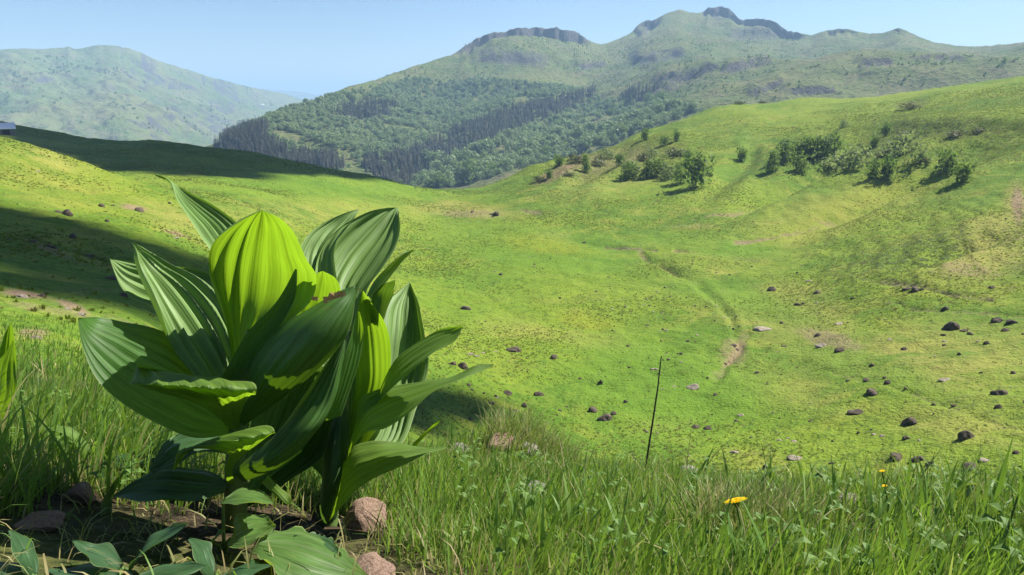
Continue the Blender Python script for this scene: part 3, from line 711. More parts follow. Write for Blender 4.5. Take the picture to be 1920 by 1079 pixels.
for kind, px, py, hp, wd, lab in slope:
    p = hit(px, py, 100)
    nm = {'bush': 'round_bush', 'palebush': 'pale_bush', 'heath': 'heath_bush'}[kind]
    wh = 'on the bare nose of the spur' if px < 1165 else 'in the bush row on the spur' if px < 1345 else 'in the dark bush row in mid-slope' if px < 1610 else 'in and above the terraced hollow'
    gl = {'bush': ('tall' if hp >= 35 else 'low') + ' green round bush ' + wh, 'palebush': 'pale green airy bush ' + wh, 'heath': 'low brownish heath bush ' + wh}[kind]
    place_tree(kind, nm, p, px_h(p, hp) * (.65 if kind == 'heath' else 1.12), lab or gl, None if lab else 'bushes: ' + gl, wd * .88)

# trees along the near edge of the wood behind the saddle, each one a thing
def surface2(px, py):
    return surf_hit(px, py, PX2, PY2, X2, Y2, Z2)
edge = []
for i in range(110):
    t = random.random(); px = 800 + 470 * t ** .9
    lip = np.interp(px, [790, 840, 900, 1000, 1100, 1200, 1300], [345, 350, 332, 305, 275, 245, 215])
    edge.append((px, lip + 6 - random.random() ** 1.3 * 52))
edge.sort(key=lambda q: q[1])
for px, py in edge:
    p = surface2(px, py)
    hp = 21 + 12 * random.random() - (350 - py) * .05
    dark = random.random() < .25
    tl = '%s %s leafy tree %s' % ('tall' if hp > 26 else 'short', 'dark green' if dark else 'light green', 'at the wood edge near the saddle notch' if px < 930 else 'at the wood edge behind the nose of the spur' if px < 1080 else 'at the wood edge behind the lone tree of the spur')
    place_tree('bush' if dark else 'beech', 'broadleaf_tree', p + [0, 0, -.2], px_h(p, hp), tl, 'wood edge: ' + tl, .9 + .3 * random.random())
for px, py, hp, wd, kind, lab in [(822, 350, 26, 1.5, 'bush', 'wide dark rounded tree filling the notch of the saddle'), (872, 345, 44, 1.0, 'bush', 'tall dark tree just right of the rounded tree in the saddle notch'),
                                  (806, 350, 10, 1.2, 'palebush', 'small pale bush at the foot of the wide dark tree in the saddle')]:
    p = surface2(px, py); place_tree(kind, 'round_bush' if kind == 'palebush' else 'broadleaf_tree', p, px_h(p, hp), lab, None, wd)

# the wood itself: thousands of crowns that read as one mass
def in_poly(px, py, poly):
    poly = np.array(poly, float); ins = np.zeros(px.shape, bool); j = len(poly) - 1
    for i in range(len(poly)):
        xi, yi = poly[i]; xj, yj = poly[j]
        ins ^= ((yi > py) != (yj > py)) & (px < (xj - xi) * (py - yi) / (yj - yi + 1e-9) + xi); j = i
    return ins
def scatter(poly_list, n, Xg, Yg, Zg, PXg, PYg, seed, keep=None, jitter=6.0):
    g = np.random.default_rng(seed)
    m = np.zeros(PXg.shape, bool)
    for q in poly_list: m |= in_poly(PXg, PYg, q)
    if keep is not None: m &= g.random(PXg.shape) < keep
    idx = np.where(m.ravel())[0]
    r2 = (Xg ** 2 + Yg ** 2).ravel()[idx]
    pick = g.choice(idx, n, p=r2 ** .75 / (r2 ** .75).sum())
    dx, dy = np.gradient(Zg, axis=1) / (np.gradient(Xg, axis=1) + 1e-6), 0
    P_ = np.stack([Xg.ravel()[pick], Yg.ravel()[pick], Zg.ravel()[pick]], 1)
    return P_
def instancer(name, pts, scl, protos, label, cat, seed=0, rz=None):
    """one object of the kind 'stuff' made of scattered copies"""
    me = bpy.data.meshes.new(name); me.vertices.add(len(pts)); me.vertices.foreach_set('co', np.asarray(pts, np.float32).ravel())
    for an, av in (('scl', scl), ('rot', rng.random(len(pts)) * 6.283), ('pick', rng.integers(0, len(protos), len(pts)).astype(float))):
        a = me.attributes.new(an, 'FLOAT', 'POINT'); a.data.foreach_set('value', np.asarray(av, np.float32))
    o = link(name, me, None, label, cat, None, 'stuff')
    cl = bpy.data.collections.new(name + '_sources')
    for k, pm in enumerate(protos):
        so = bpy.data.objects.new('%s_source_%02d' % (name, k), pm); cl.objects.link(so)
    ng = bpy.data.node_groups.new(name + '_scatter', 'GeometryNodeTree')
    ng.interface.new_socket('Geometry', in_out='INPUT', socket_type='NodeSocketGeometry'); ng.interface.new_socket('Geometry', in_out='OUTPUT', socket_type='NodeSocketGeometry')
    N = ng.nodes; L = ng.links
    gi, go = N.new('NodeGroupInput'), N.new('NodeGroupOutput')
    ci = N.new('GeometryNodeCollectionInfo'); ci.inputs[0].default_value = cl; ci.inputs[1].default_value = True; ci.inputs[2].default_value = True
    ip = N.new('GeometryNodeInstanceOnPoints'); ip.inputs['Pick Instance'].default_value = True
    def at(nm):
        a = N.new('GeometryNodeInputNamedAttribute'); a.data_type = 'FLOAT'; a.inputs[0].default_value = nm
        return a.outputs[0]
    cx = N.new('ShaderNodeCombineXYZ'); L.new(at('rot'), cx.inputs[2])
    L.new(gi.outputs[0], ip.inputs['Points']); L.new(ci.outputs[0], ip.inputs['Instance']); L.new(at('pick'), ip.inputs['Instance Index'])
    L.new(cx.outputs[0], ip.inputs['Rotation']); L.new(at('scl'), ip.inputs['Scale']); L.new(ip.outputs[0], go.inputs[0])
    md = o.modifiers.new('scatter', 'NODES'); md.node_group = ng
    return o
def joined(c, t):
    """crown and trunk as one source mesh for the far wood"""
    def arr(me):
        v = np.empty(len(me.vertices) * 3, np.float32); me.vertices.foreach_get('co', v)
        f = np.empty(len(me.loops), np.int32); me.loops.foreach_get('vertex_index', f)
        return v.reshape(-1, 3), f.reshape(-1, 4)
    (v1, f1), (v2, f2) = arr(c), arr(t)
    me = mesh_from('tree_source', np.concatenate([v1, v2]), np.concatenate([f1, f2 + len(v1)]), False, [c.materials[0], M['bark']])
    me.polygons.foreach_set('material_index', np.concatenate([np.zeros(len(f1), np.int32), np.ones(len(f2), np.int32)]))
    return me
tree_src = [joined(c, t) for c, t, _ in PROT['beech']]; con_src = [joined(c, t) for c, t, _ in PROT['conifer']]; bush_src = [joined(c, t) for c, t, _ in PROT['bush']]
CON = [[(405, 275), (430, 255), (470, 240), (505, 236), (500, 262), (530, 280), (575, 292), (625, 292), (680, 300), (640, 320), (500, 312)],
       [(660, 318), (690, 300), (760, 292), (820, 262), (900, 228), (960, 205), (1040, 188), (1115, 168), (1110, 190), (1040, 218), (980, 240), (910, 268), (860, 300), (800, 325), (760, 356), (700, 345)],
       [(690, 190), (740, 196), (730, 222), (640, 226), (640, 205)], [(1165, 172), (1235, 165), (1225, 182), (1170, 192)]]
DEC = [[(430, 252), (520, 214), (620, 182), (700, 163), (780, 150), (900, 150), (1000, 158), (1080, 168), (1130, 190), (1250, 195), (1320, 205), (1250, 235), (1100, 290), (950, 330), (840, 352), (760, 356), (700, 345), (640, 330), (620, 296), (575, 290), (530, 278), (500, 262), (505, 236)]]
CLEAR = [[(500, 250), (540, 246), (590, 266), (640, 284), (600, 290), (540, 274)], [(620, 288), (665, 286), (668, 310), (700, 328), (720, 345), (680, 338), (640, 312)]]
conm = np.zeros(PX2.shape, bool)
for q in CON: conm |= in_poly(PX2, PY2, q)
clm = np.zeros(PX2.shape, bool)
for q in CLEAR: clm |= in_poly(PX2, PY2, q)
dens = np.clip(1.15 - 1.0 * sstep(.0, .35, fbm(X2 / 45, Y2 / 45, 3, 33)), 0.25, 1)
tp = scatter(DEC, 5600, X2, Y2, Z2, PX2, PY2, 5, np.where(conm | clm, .04, dens))
cp_ = scatter(CON, 3600, X2, Y2, Z2, PX2, PY2, 6, np.where(clm, 0.0, 1.0))
jit = lambda q, s: q + np.stack([rng.normal(0, s, len(q)), rng.normal(0, s, len(q)), np.full(len(q), -.6)], 1)
instancer('broadleaf_wood', jit(tp, 2.0), .55 + .6 * rng.random(len(tp)), tree_src, 'light green broadleaf wood covering the mountain flank', 'wood')
instancer('spruce_wood', jit(cp_, 2.0), .5 + .5 * rng.random(len(cp_)), con_src, 'dark bluish spruce wood in bands through the broadleaf wood', 'wood')
# scattered scrub thinning out up the mountain, and on the mountain across the valley
SCR = [[(560, 200), (700, 148), (850, 110), (1000, 100), (1120, 90), (1260, 70), (1400, 90), (1700, 100), (1920, 110), (1920, 150), (1600, 175), (1320, 205), (1130, 185), (1000, 158), (800, 150)]]
sp_ = scatter(SCR, 1500, X2, Y2, Z2, PX2, PY2, 15, np.clip(sstep(-.1, .4, fbm(X2 / 60, Y2 / 60, 3, 35)), .03, 1))
sp2 = scatter([[(1150, 165), (1330, 120), (1450, 112), (1440, 135), (1300, 165), (1180, 200)], [(1040, 120), (1300, 95), (1300, 125), (1060, 140)], [(860, 85), (1090, 60), (1110, 100), (880, 112)], [(1370, 55), (1500, 62), (1500, 85), (1380, 85)]], 700, X2, Y2, Z2, PX2, PY2, 16)
instancer('mountain_scrub', np.concatenate([sp_, sp2]), .2 + .38 * rng.random(len(sp_) + len(sp2)), bush_src, 'scattered dark scrub thinning out up the mountain', 'scrub')
sp3 = scatter([[(0, 120), (150, 95), (300, 120), (560, 190), (560, 230), (400, 265), (200, 240), (0, 215)]], 800, X3, Y3, Z3, PX3, PY3, 17, np.clip(sstep(.0, .35, fbm(X3 / 150, Y3 / 150, 3, 36)), .04, 1))
instancer('far_scrub', sp3, .4 + .8 * rng.random(len(sp3)), bush_src, 'dark scrub dotted over the mountain across the valley', 'scrub')

# ------------------------------------------------------------------ barn on the shaded ridge and a white house across the valley
def box(x0, x1, y0, y1, z0, z1):
    V = np.array([(x, y, z) for z in (z0, z1) for x, y in ((x0, y0), (x1, y0), (x1, y1), (x0, y1))], float)
    return V, np.array([(0, 3, 2, 1), (4, 5, 6, 7), (0, 1, 5, 4), (1, 2, 6, 5), (2, 3, 7, 6), (3, 0, 4, 7)])
def gable_house(name, p, rz, L, W, wall, ridge, label, cat, wm, rm, doors):
    root = link(name, None, None, label, cat, loc=p); root.rotation_euler = (0, 0, rz)
    V, Fc = box(-L / 2, L / 2, -W / 2, W / 2, -1.5, wall)
    gv = np.array([(-L / 2, -W / 2, wall), (-L / 2, W / 2, wall), (-L / 2, 0, ridge - .1), (-L / 2, 0, ridge - .1), (L / 2, -W / 2, wall), (L / 2, W / 2, wall), (L / 2, 0, ridge - .1), (L / 2, 0, ridge - .1)])
    V, Fc = merge([(V, Fc), (gv, np.array([(0, 2, 3, 1), (4, 5, 7, 6)]))])
    link('wall', mesh_from('wall', V, Fc, False, [wm]), root)
    o, t = .45, .18
    zl = wall - o * (ridge - wall) / (W / 2)
    for s in (-1, 1):
        rv = np.array([(-L / 2 - o, s * (W / 2 + o), zl), (L / 2 + o, s * (W / 2 + o), zl), (L / 2 + o, 0, ridge), (-L / 2 - o, 0, ridge)])
        rv = np.concatenate([rv, rv + [0, 0, t]])
        link('roof_slope', mesh_from('roof_slope', rv, [(0, 3, 2, 1), (4, 5, 6, 7), (0, 1, 5, 4), (1, 2, 6, 5), (2, 3, 7, 6), (3, 0, 4, 7)], False, [rm]), root)
    for nm, x0, x1, z0, z1 in doors:
        v, f = box(x0, x1, -W / 2 - .05, -W / 2 + .1, z0, z1)
        link(nm, mesh_from(nm, v, f, False, [M['dark']]), root)
    return root
bp = hit(-4, 251, 200)
gable_house('barn', bp, R(38), 8.5, 4.0, 1.7, 3.1, 'low grey barn with a metal roof on the shaded ridge', 'barn', M['barnwall'], M['roof'], [('door', 1.0, 3.0, -1, 1.6), ('window', -2.5, -1.6, .7, 1.4)])
hp_ = surf_hit(492, 200, PX3, PY3, X3, Y3, Z3)
gable_house('house', hp_ + [0, 0, 1], R(10), 12, 8, 6, 9, 'tiny white house on the mountain across the valley', 'house', M['white'], M['white'], [('window', -3, -2, 2, 3.5), ('window', 2, 3, 2, 3.5)])

# ------------------------------------------------------------------ rocks on the valley floor
def rock_mesh(name, mat, seed, sub=3, sx=1.0, sy=.85, sz=.62, rough=.6, facet=.0):
    import bmesh
    bm = bmesh.new(); bmesh.ops.create_icosphere(bm, subdivisions=sub, radius=.5)
    g = np.random.default_rng(seed); co = np.array([v.co[:] for v in bm.verts])
    nn = co / np.linalg.norm(co, axis=1)[:, None]
    # cut with random planes for broken faces, then roughen
    d = np.full(len(nn), .5)
    for k in range(11):
        pl = g.normal(size=3); pl /= np.linalg.norm(pl); q = .30 + .17 * g.random()
        dot = nn @ pl
        d = np.where(dot > .05, np.minimum(d, q / np.maximum(dot, .05)), d)
    d = d * (1 + rough * .35 * fbm(nn[:, 0] * 2.5 + nn[:, 2] * 1.7 + seed, nn[:, 1] * 2.5 - nn[:, 2] * 1.3, 4, seed))
    co = nn * d[:, None] * [sx, sy, sz] * 1.15
    co[:, 2] = np.maximum(co[:, 2], -.22 * sz)
    for v, c in zip(bm.verts, co): v.co = c
    me = bpy.data.meshes.new(name); bm.to_mesh(me); bm.free()
    me.materials.append(mat)
    for p_ in me.polygons: p_.use_smooth = False
    return me
DARKR = [rock_mesh('rock', M['rockfar'], 300 + i, 3, 1, .8, (.62, .8, .5, .7)[i % 4]) for i in range(8)]
PALER = [rock_mesh('rock', M['rockpale'], 320 + i, 3, 1.2, .8, (.34, .5)[i % 2]) for i in range(5)]
rocks = [  # x, base y, width px, kind, own label
 (873, 580, 22, 'd', 'lone brown rock on bare earth high on the green flank beside the leaves'), (939, 516, 11, 'd', None), (961, 658, 30, 'd', 'dark angular boulder on the green below the pale stone scatter'), (1039, 671, 17, 'd', None), (1126, 720, 14, 'u', 'small upright pointed rock on lush green turf'),
 (1087, 711, 8, 'd', None), (1300, 728, 34, 't', 'tan sunlit block-shaped boulder on lush green turf'), (951, 738, 19, 'd', None), (1010, 741, 20, 'd', None), (983, 762, 16, 'd', None), (920, 756, 15, 'd', None),
 (1112, 771, 24, 'd', None), (1136, 786, 32, 'd', 'widest brown rock of the small group on lush turf'), (1150, 777, 14, 'd', None), (1306, 801, 17, 'd', 'rounder one of two dark rocks side by side on green turf'), (1328, 804, 17, 'd', 'flatter one of two dark rocks side by side on green turf'),
 (1389, 779, 16, 'p', None), (1380, 849, 22, 'p', None), (1493, 861, 34, 'p', 'broad flat pale stone beyond the grass rim'), (1680, 860, 32, 'd', None), (1722, 864, 30, 'd', 'humped brown rock with a small slab leaning on its foot'), (1743, 873, 20, 'd', None), (1822, 876, 36, 'd', 'rough brown boulder with a flat tan slab beside it'), (1846, 864, 30, 'p', 'flat tan slab beside the rough brown boulder'),
 (1812, 822, 34, 'r', 'big round nearly black boulder on yellowish turf'), (1707, 795, 32, 'd', 'broad dark boulder above the round black one'), (1605, 775, 34, 'd', 'broad dark boulder on a green strip of the valley floor'), (1635, 739, 28, 'd', None), (1876, 739, 32, 'd', None), (1871, 765, 15, 'd', None),
 (1626, 713, 16, 'd', None), (1665, 718, 14, 'd', None), (1772, 712, 28, 'p', None), (1783, 616, 34, 'd', 'long dark rock at the head of a short line of rocks'), (1807, 621, 15, 'd', None), (1819, 627, 14, 'd', None), (1769, 629, 11, 'd', None),
 (1849, 645, 12, 'd', None), (1887, 620, 17, 'd', None), (1870, 603, 22, 'd', None), (1898, 606, 22, 'd', None), (1772, 581, 15, 'd', None), (1700, 543, 18, 'd', None), (1716, 545, 20, 'd', None), (1728, 544, 12, 'd', None),
 (1446, 545, 19, 'd', None), (1534, 549, 14, 'd', None), (1519, 527, 18, 'p', None), (1495, 573, 14, 'd', None), (1505, 571, 9, 'd', None), (1430, 618, 38, 'p', 'long flat pale slab in the middle of the valley floor'), (1466, 606, 10, 'd', None), (1573, 607, 20, 'p', None),
 (1533, 630, 12, 'd', None), (1540, 650, 28, 't', None), (1576, 659, 23, 'd', None), (1696, 656, 14, 'd', None), (1635, 686, 11, 'd', None), (1374, 648, 14, 'd', None), (1382, 657, 10, 'd', None), (848, 684, 20, 'd', None), (866, 690, 24, 'd', None),
 (880, 664, 18, 'p', None), (893, 668, 14, 'p', None), (905, 662, 12, 'p', None), (928, 660, 10, 'p', None), (1062, 763, 8, 'd', None), (1463, 826, 14, 'p', None), (1490, 828, 14, 'p', None), (1478, 822, 9, 'p', None), (1640, 815, 13, 'p', None), (1655, 818, 16, 'p', None),
 (1700, 823, 16, 'd', None), (1725, 826, 11, 'p', None), (1470, 650, 12, 'd', None), (1380, 790, 9, 'd', None), (1560, 870, 12, 'd', None), (1770, 648, 8, 'd', None), (1660, 600, 7, 'd', None), (1860, 540, 12, 'd', None), (1600, 560, 9, 'd', None),
 (190, 388, 16, 'd', None), (210, 386, 10, 'd', None), (261, 397, 20, 'd', None), (200, 416, 14, 'd', None), (124, 403, 22, 'd', None), (109, 398, 14, 'd', None), (328, 446, 18, 'p', None), (70, 322, 12, 'p', None), (318, 382, 9, 'd', None),
 (205, 523, 24, 'd', None), (62, 455, 16, 'd', None), (100, 466, 18, 'd', None), (135, 446, 18, 'd', None), (170, 482, 22, 'd', None), (230, 555, 20, 'd', None), (90, 462, 12, 'd', None),
 (930, 404, 16, 'd', None), (922, 402, 9, 'd', None), (886, 398, 8, 'd', None), (1095, 456, 9, 'd', None), (1340, 742, 8, 'd', None), (1215, 610, 8, 'd', None), (1420, 700, 10, 'd', None), (1590, 715, 9, 'd', None), (1750, 760, 10, 'd', None), (1520, 790, 9, 'd', None),
 (1900, 700, 12, 'd', None), (1840, 700, 9, 'd', None), (1905, 850, 14, 'd', None), (1450, 775, 8, 'd', None), (1290, 640, 8, 'd', None), (1180, 690, 7, 'd', None), (1050, 560, 7, 'd', None), (1140, 520, 7, 'd', None), (1240, 640, 7, 'd', None),
 (65, 634, 26, 'p', 'pale pinkish stone on the lit strip of hillside above the tall grass'), (130, 684, 22, 'p', 'pale flat stone at the top of the tall grass on the left'), (20, 630, 14, 'p', None), (150, 590, 26, 'p', None), (125, 580, 20, 'p', None), (40, 558, 30, 'p', 'flat pale stone on the boundary of shade on the hillside'), (75, 556, 18, 'd', None),
]
for k, (px, py, w, kd, lab) in enumerate(rocks):
    p = hit(px, py, 5 if px < 420 else 30)
    s = px_h(p, w) * (.7 if kd in 'pt' else .9)
    sz = 'tiny' if w < 10 else 'small' if w < 16 else 'medium-sized' if w < 24 else 'large'
    where = ('on the shaded hillside left of the gentian' if 420 < py < 600 else 'on the sunlit yellowish hillside beyond the shaded strip' if py <= 420 else 'on the lit strip above the tall grass') if px < 420 else \
            'on the bare patch by the saddle' if py < 470 else 'at the foot of the terraced slope' if py < 560 else ('beside the leaf tips of the gentian' if px < 960 else 'on the lush green turf round the dry stalk' if px < 1350 else 'on the yellowish turf beyond the yellow flower' if px < 1560 else 'on the yellowish stony turf below the terraced slope')
    rl = '%s %s %s' % (sz, {'p': 'pale stone', 'd': 'dark brown rock', 't': 'tan rock'}.get(kd, 'rock'), where)
    pool = PALER if kd == 'p' else DARKR
    o = link('rock', pool[k % len(pool)], None, lab or rl, 'rock', None if lab else 'rocks: ' + rl, loc=p + [0, 0, -.02 * s])
    if kd == 't': o.data = PALER[1]
    f = {'u': (.8, .8, 1.9), 'r': (.95, .95, 1.5), 't': (1, 1, 1.3)}.get(kd, (1, 1, .9 + .25 * random.random()))
    o.scale = (s * f[0], s * f[1], s * f[2]); o.rotation_euler = (0, 0, random.uniform(-.5, .5) + (k % 2) * math.pi)
# pebbles too small and many to count
pb = np.where(((RR > 42) & (RR < 150) & (PX > 840) & (PX < 1980)).ravel())[0]
pb = rng.choice(pb, 420, p=(np.clip(fbm(X1 / 20, Y1 / 20, 3, 44), 0, 1).ravel()[pb] + .05) / (np.clip(fbm(X1 / 20, Y1 / 20, 3, 44), 0, 1).ravel()[pb] + .05).sum())
instancer('pebbles', np.stack([X1.ravel()[pb], Y1.ravel()[pb], Z1.ravel()[pb] + .02], 1), .12 + .35 * rng.random(len(pb)) ** 3, DARKR[:3] + PALER[:2], 'tiny loose stones strewn over the valley floor', 'stones')

# tussocks of coarse grass over the slopes and valley floor
def tuft_mesh(seed, n=22, h=.30, w=.035, spread=.30, mat=None):
    g = np.random.default_rng(seed); V, Fc = [], []
    for k in range(n):
        a = g.random() * 6.283; q = spread * math.sqrt(g.random()); b = np.array([q * math.cos(a), q * math.sin(a), -.05])
        d = np.array([math.cos(a), math.sin(a), 0]) * (.25 + .5 * g.random()) * h; up = np.array([0, 0, h * (.5 + .6 * g.random())])
        sd = np.array([-math.sin(a), math.cos(a), 0]) * w * (1 + g.random())
        i = len(V); V += [b - sd, b + sd, b + d * .35 + up * .65 + sd * .7, b + d * .35 + up * .65 - sd * .7, b + d + up * .95]
        Fc += [(i, i + 1, i + 2, i + 3), (i + 3, i + 2, i + 4, i + 4)]
    return np.array(V), Fc
def tuft_obj(seed, mat, **kw):
    V, Fc = tuft_mesh(seed, **kw)
    me = bpy.data.meshes.new('tuft'); me.from_pydata(V.tolist(), [], [tuple(dict.fromkeys(f)) for f in Fc]); me.materials.append(mat)
    return me
M['tuft'] = foliage_mat('tussock grass', (0.085, 0.135, 0.014), (0.165, 0.190, 0.026), (0.24, 0.33, 0.02), 0.5)
M['tuftdry'] = foliage_mat('dry tussock grass', (0.13, 0.115, 0.035), (0.24, 0.20, 0.075), (0.25, 0.22, 0.06), 0.25)
tufts = [tuft_obj(400 + i, M['tuft']) for i in range(4)] + [tuft_obj(410, M['tuftdry'])]
ok = ((RR > 16) & (RR < 330) & (PX > -150) & (PX < 2080)).ravel()
wt = (RR ** 1.15).ravel() * np.clip(.35 + fbm(X1 / 14, Y1 / 14, 4, 45) * 1.6 + ter * .9 + dark * .9 - lush * .25, .03, 2).ravel() * ok
ti = rng.choice(len(wt), 110000, p=wt / wt.sum())
tx = X1.ravel()[ti] + rng.normal(0, .5, len(ti)); ty = Y1.ravel()[ti] + rng.normal(0, .5, len(ti))
instancer('tussocks', np.stack([tx, ty, ground_zv(tx, ty)], 1), (.35 + .75 * rng.random(len(ti))) * np.interp(np.hypot(tx, ty), [5, 60, 330], [.35, .38, .8]), tufts, 'coarse grass tussocks roughening the pasture', 'grass')
# ------------------------------------------------------------------ foreground plants
def catmull(P_, n):
    P_ = np.asarray(P_, float); k = len(P_)
    t = np.linspace(0, k - 1, n); i = np.minimum(t.astype(int), k - 2); f = (t - i)[:, None]
    p0, p1, p2, p3 = P_[np.maximum(i - 1, 0)], P_[i], P_[i + 1], P_[np.minimum(i + 2, k - 1)]
    return .5 * (2 * p1 + (p2 - p0) * f + (2 * p0 - 5 * p1 + 4 * p2 - p3) * f ** 2 + (3 * p1 - p0 - 3 * p2 + p3) * f ** 3)
def leaf_mesh(name, rows, Y0, mat, pleats=6, amp=.055, nt=34, nu=37, wave=0.0, seed=0, teeth=0.0, shift=0.0, lean=0.0, twist=0.0):
    """rows, base to tip: left edge, midrib, right edge (photo x, y) and their offset in cm behind the upright plane at distance Y0"""
    L, Mi, Rr = [], [], []
    y0_ = rows[0][3]
    for k_, (lx, ly, mx, my, rx, ry, dl, dm, dr) in enumerate(rows):
        q_ = k_ / (len(rows) - 1); tw_ = twist * math.sin(math.pi * min(1, q_ * 1.02)); dl += tw_; dr -= tw_
        dl, dm, dr = dl + lean * (y0_ - ly), dm + lean * (y0_ - my), dr + lean * (y0_ - ry)
        for lst, x, y, d in ((L, lx, ly, dl), (Mi, mx, my, dm), (Rr, rx, ry, dr)):
            lst.append(unproject(x, y, (Y0 + (d + shift) / 100.0) / float(ray(x, y)[1])))
    L, Mi, Rr = catmull(L, nt), catmull(Mi, nt), catmull(Rr, nt)
    u = np.linspace(-1, 1, nu)[None, :, None]
    Gd = Mi[:, None] + (Rr - L)[:, None] / 2 * u + ((Rr + L) / 2 - Mi)[:, None] * u ** 2
    du = np.gradient(Gd, axis=1); dt = np.gradient(Gd, axis=0)
    N = np.cross(du, dt); N /= np.linalg.norm(N, axis=2)[..., None] + 1e-9
    w = np.linalg.norm(Rr - L, axis=1)[:, None] / 2
    uu = u[..., 0]
    uw = uu + .16 * fbm(uu * 2.6 + seed * 1.7, uu * 0 + seed, 3, seed + 9)
    tri = np.abs(((uw * pleats * .5 + .25) % 1.0) * 2 - 1) * 2 - 1
    tri = np.sin(tri * math.pi / 2) * .6 + tri * .4
    tt = np.linspace(0, 1, nt)[:, None]
    env = np.clip(tt * 5, 0.15, 1) * np.clip((1 - tt) * 6 + .12, 0, 1)
    disp = amp * w * tri * env * (1 - .35 * np.abs(uu)) + .10 * w * np.exp(-(uu / .07) ** 2) * env * -.35
    g = np.random.default_rng(seed + 1)
    disp = disp + wave * w * np.abs(uu) ** 3 * np.sin(tt * (9 + 4 * g.random()) + 2 * uu + g.random() * 6)
    disp = disp + .03 * w * fbm(uu * 2 + seed * 3.1 + 0 * tt, tt * 3 + 0 * uu, 3, seed)
    Gd = Gd + N * disp[..., None]
    if teeth:
        k = np.sign(np.sin(tt * 46 + 1.5 * np.sin(tt * 11))) * teeth
        Gd = Gd + (np.sign(uu) * (np.abs(uu) > .97) * k * w)[..., None] * (Rr - L)[:, None] / (2 * w[:, None] + 1e-9)
    UV = np.stack([np.broadcast_to((uu + 1) / 2, (nt, nu)), np.broadcast_to(tt, (nt, nu))], -1).reshape(-1, 2)
    return mesh_from(name, Gd.reshape(-1, 3), grid_faces(nt, nu), True, [mat], uv=UV)
def rel(me, root):
    """mesh built in world space -> child of root"""
    v = np.empty(len(me.vertices) * 3, np.float32); me.vertices.foreach_get('co', v)
    me.vertices.foreach_set('co', (v.reshape(-1, 3) - np.array(root.location, np.float32)).ravel()); me.update()
    return me
def upright(px, py, Y0, off=0.0):
    return unproject(px, py, (Y0 + off / 100.0) / float(ray(px, py)[1]))

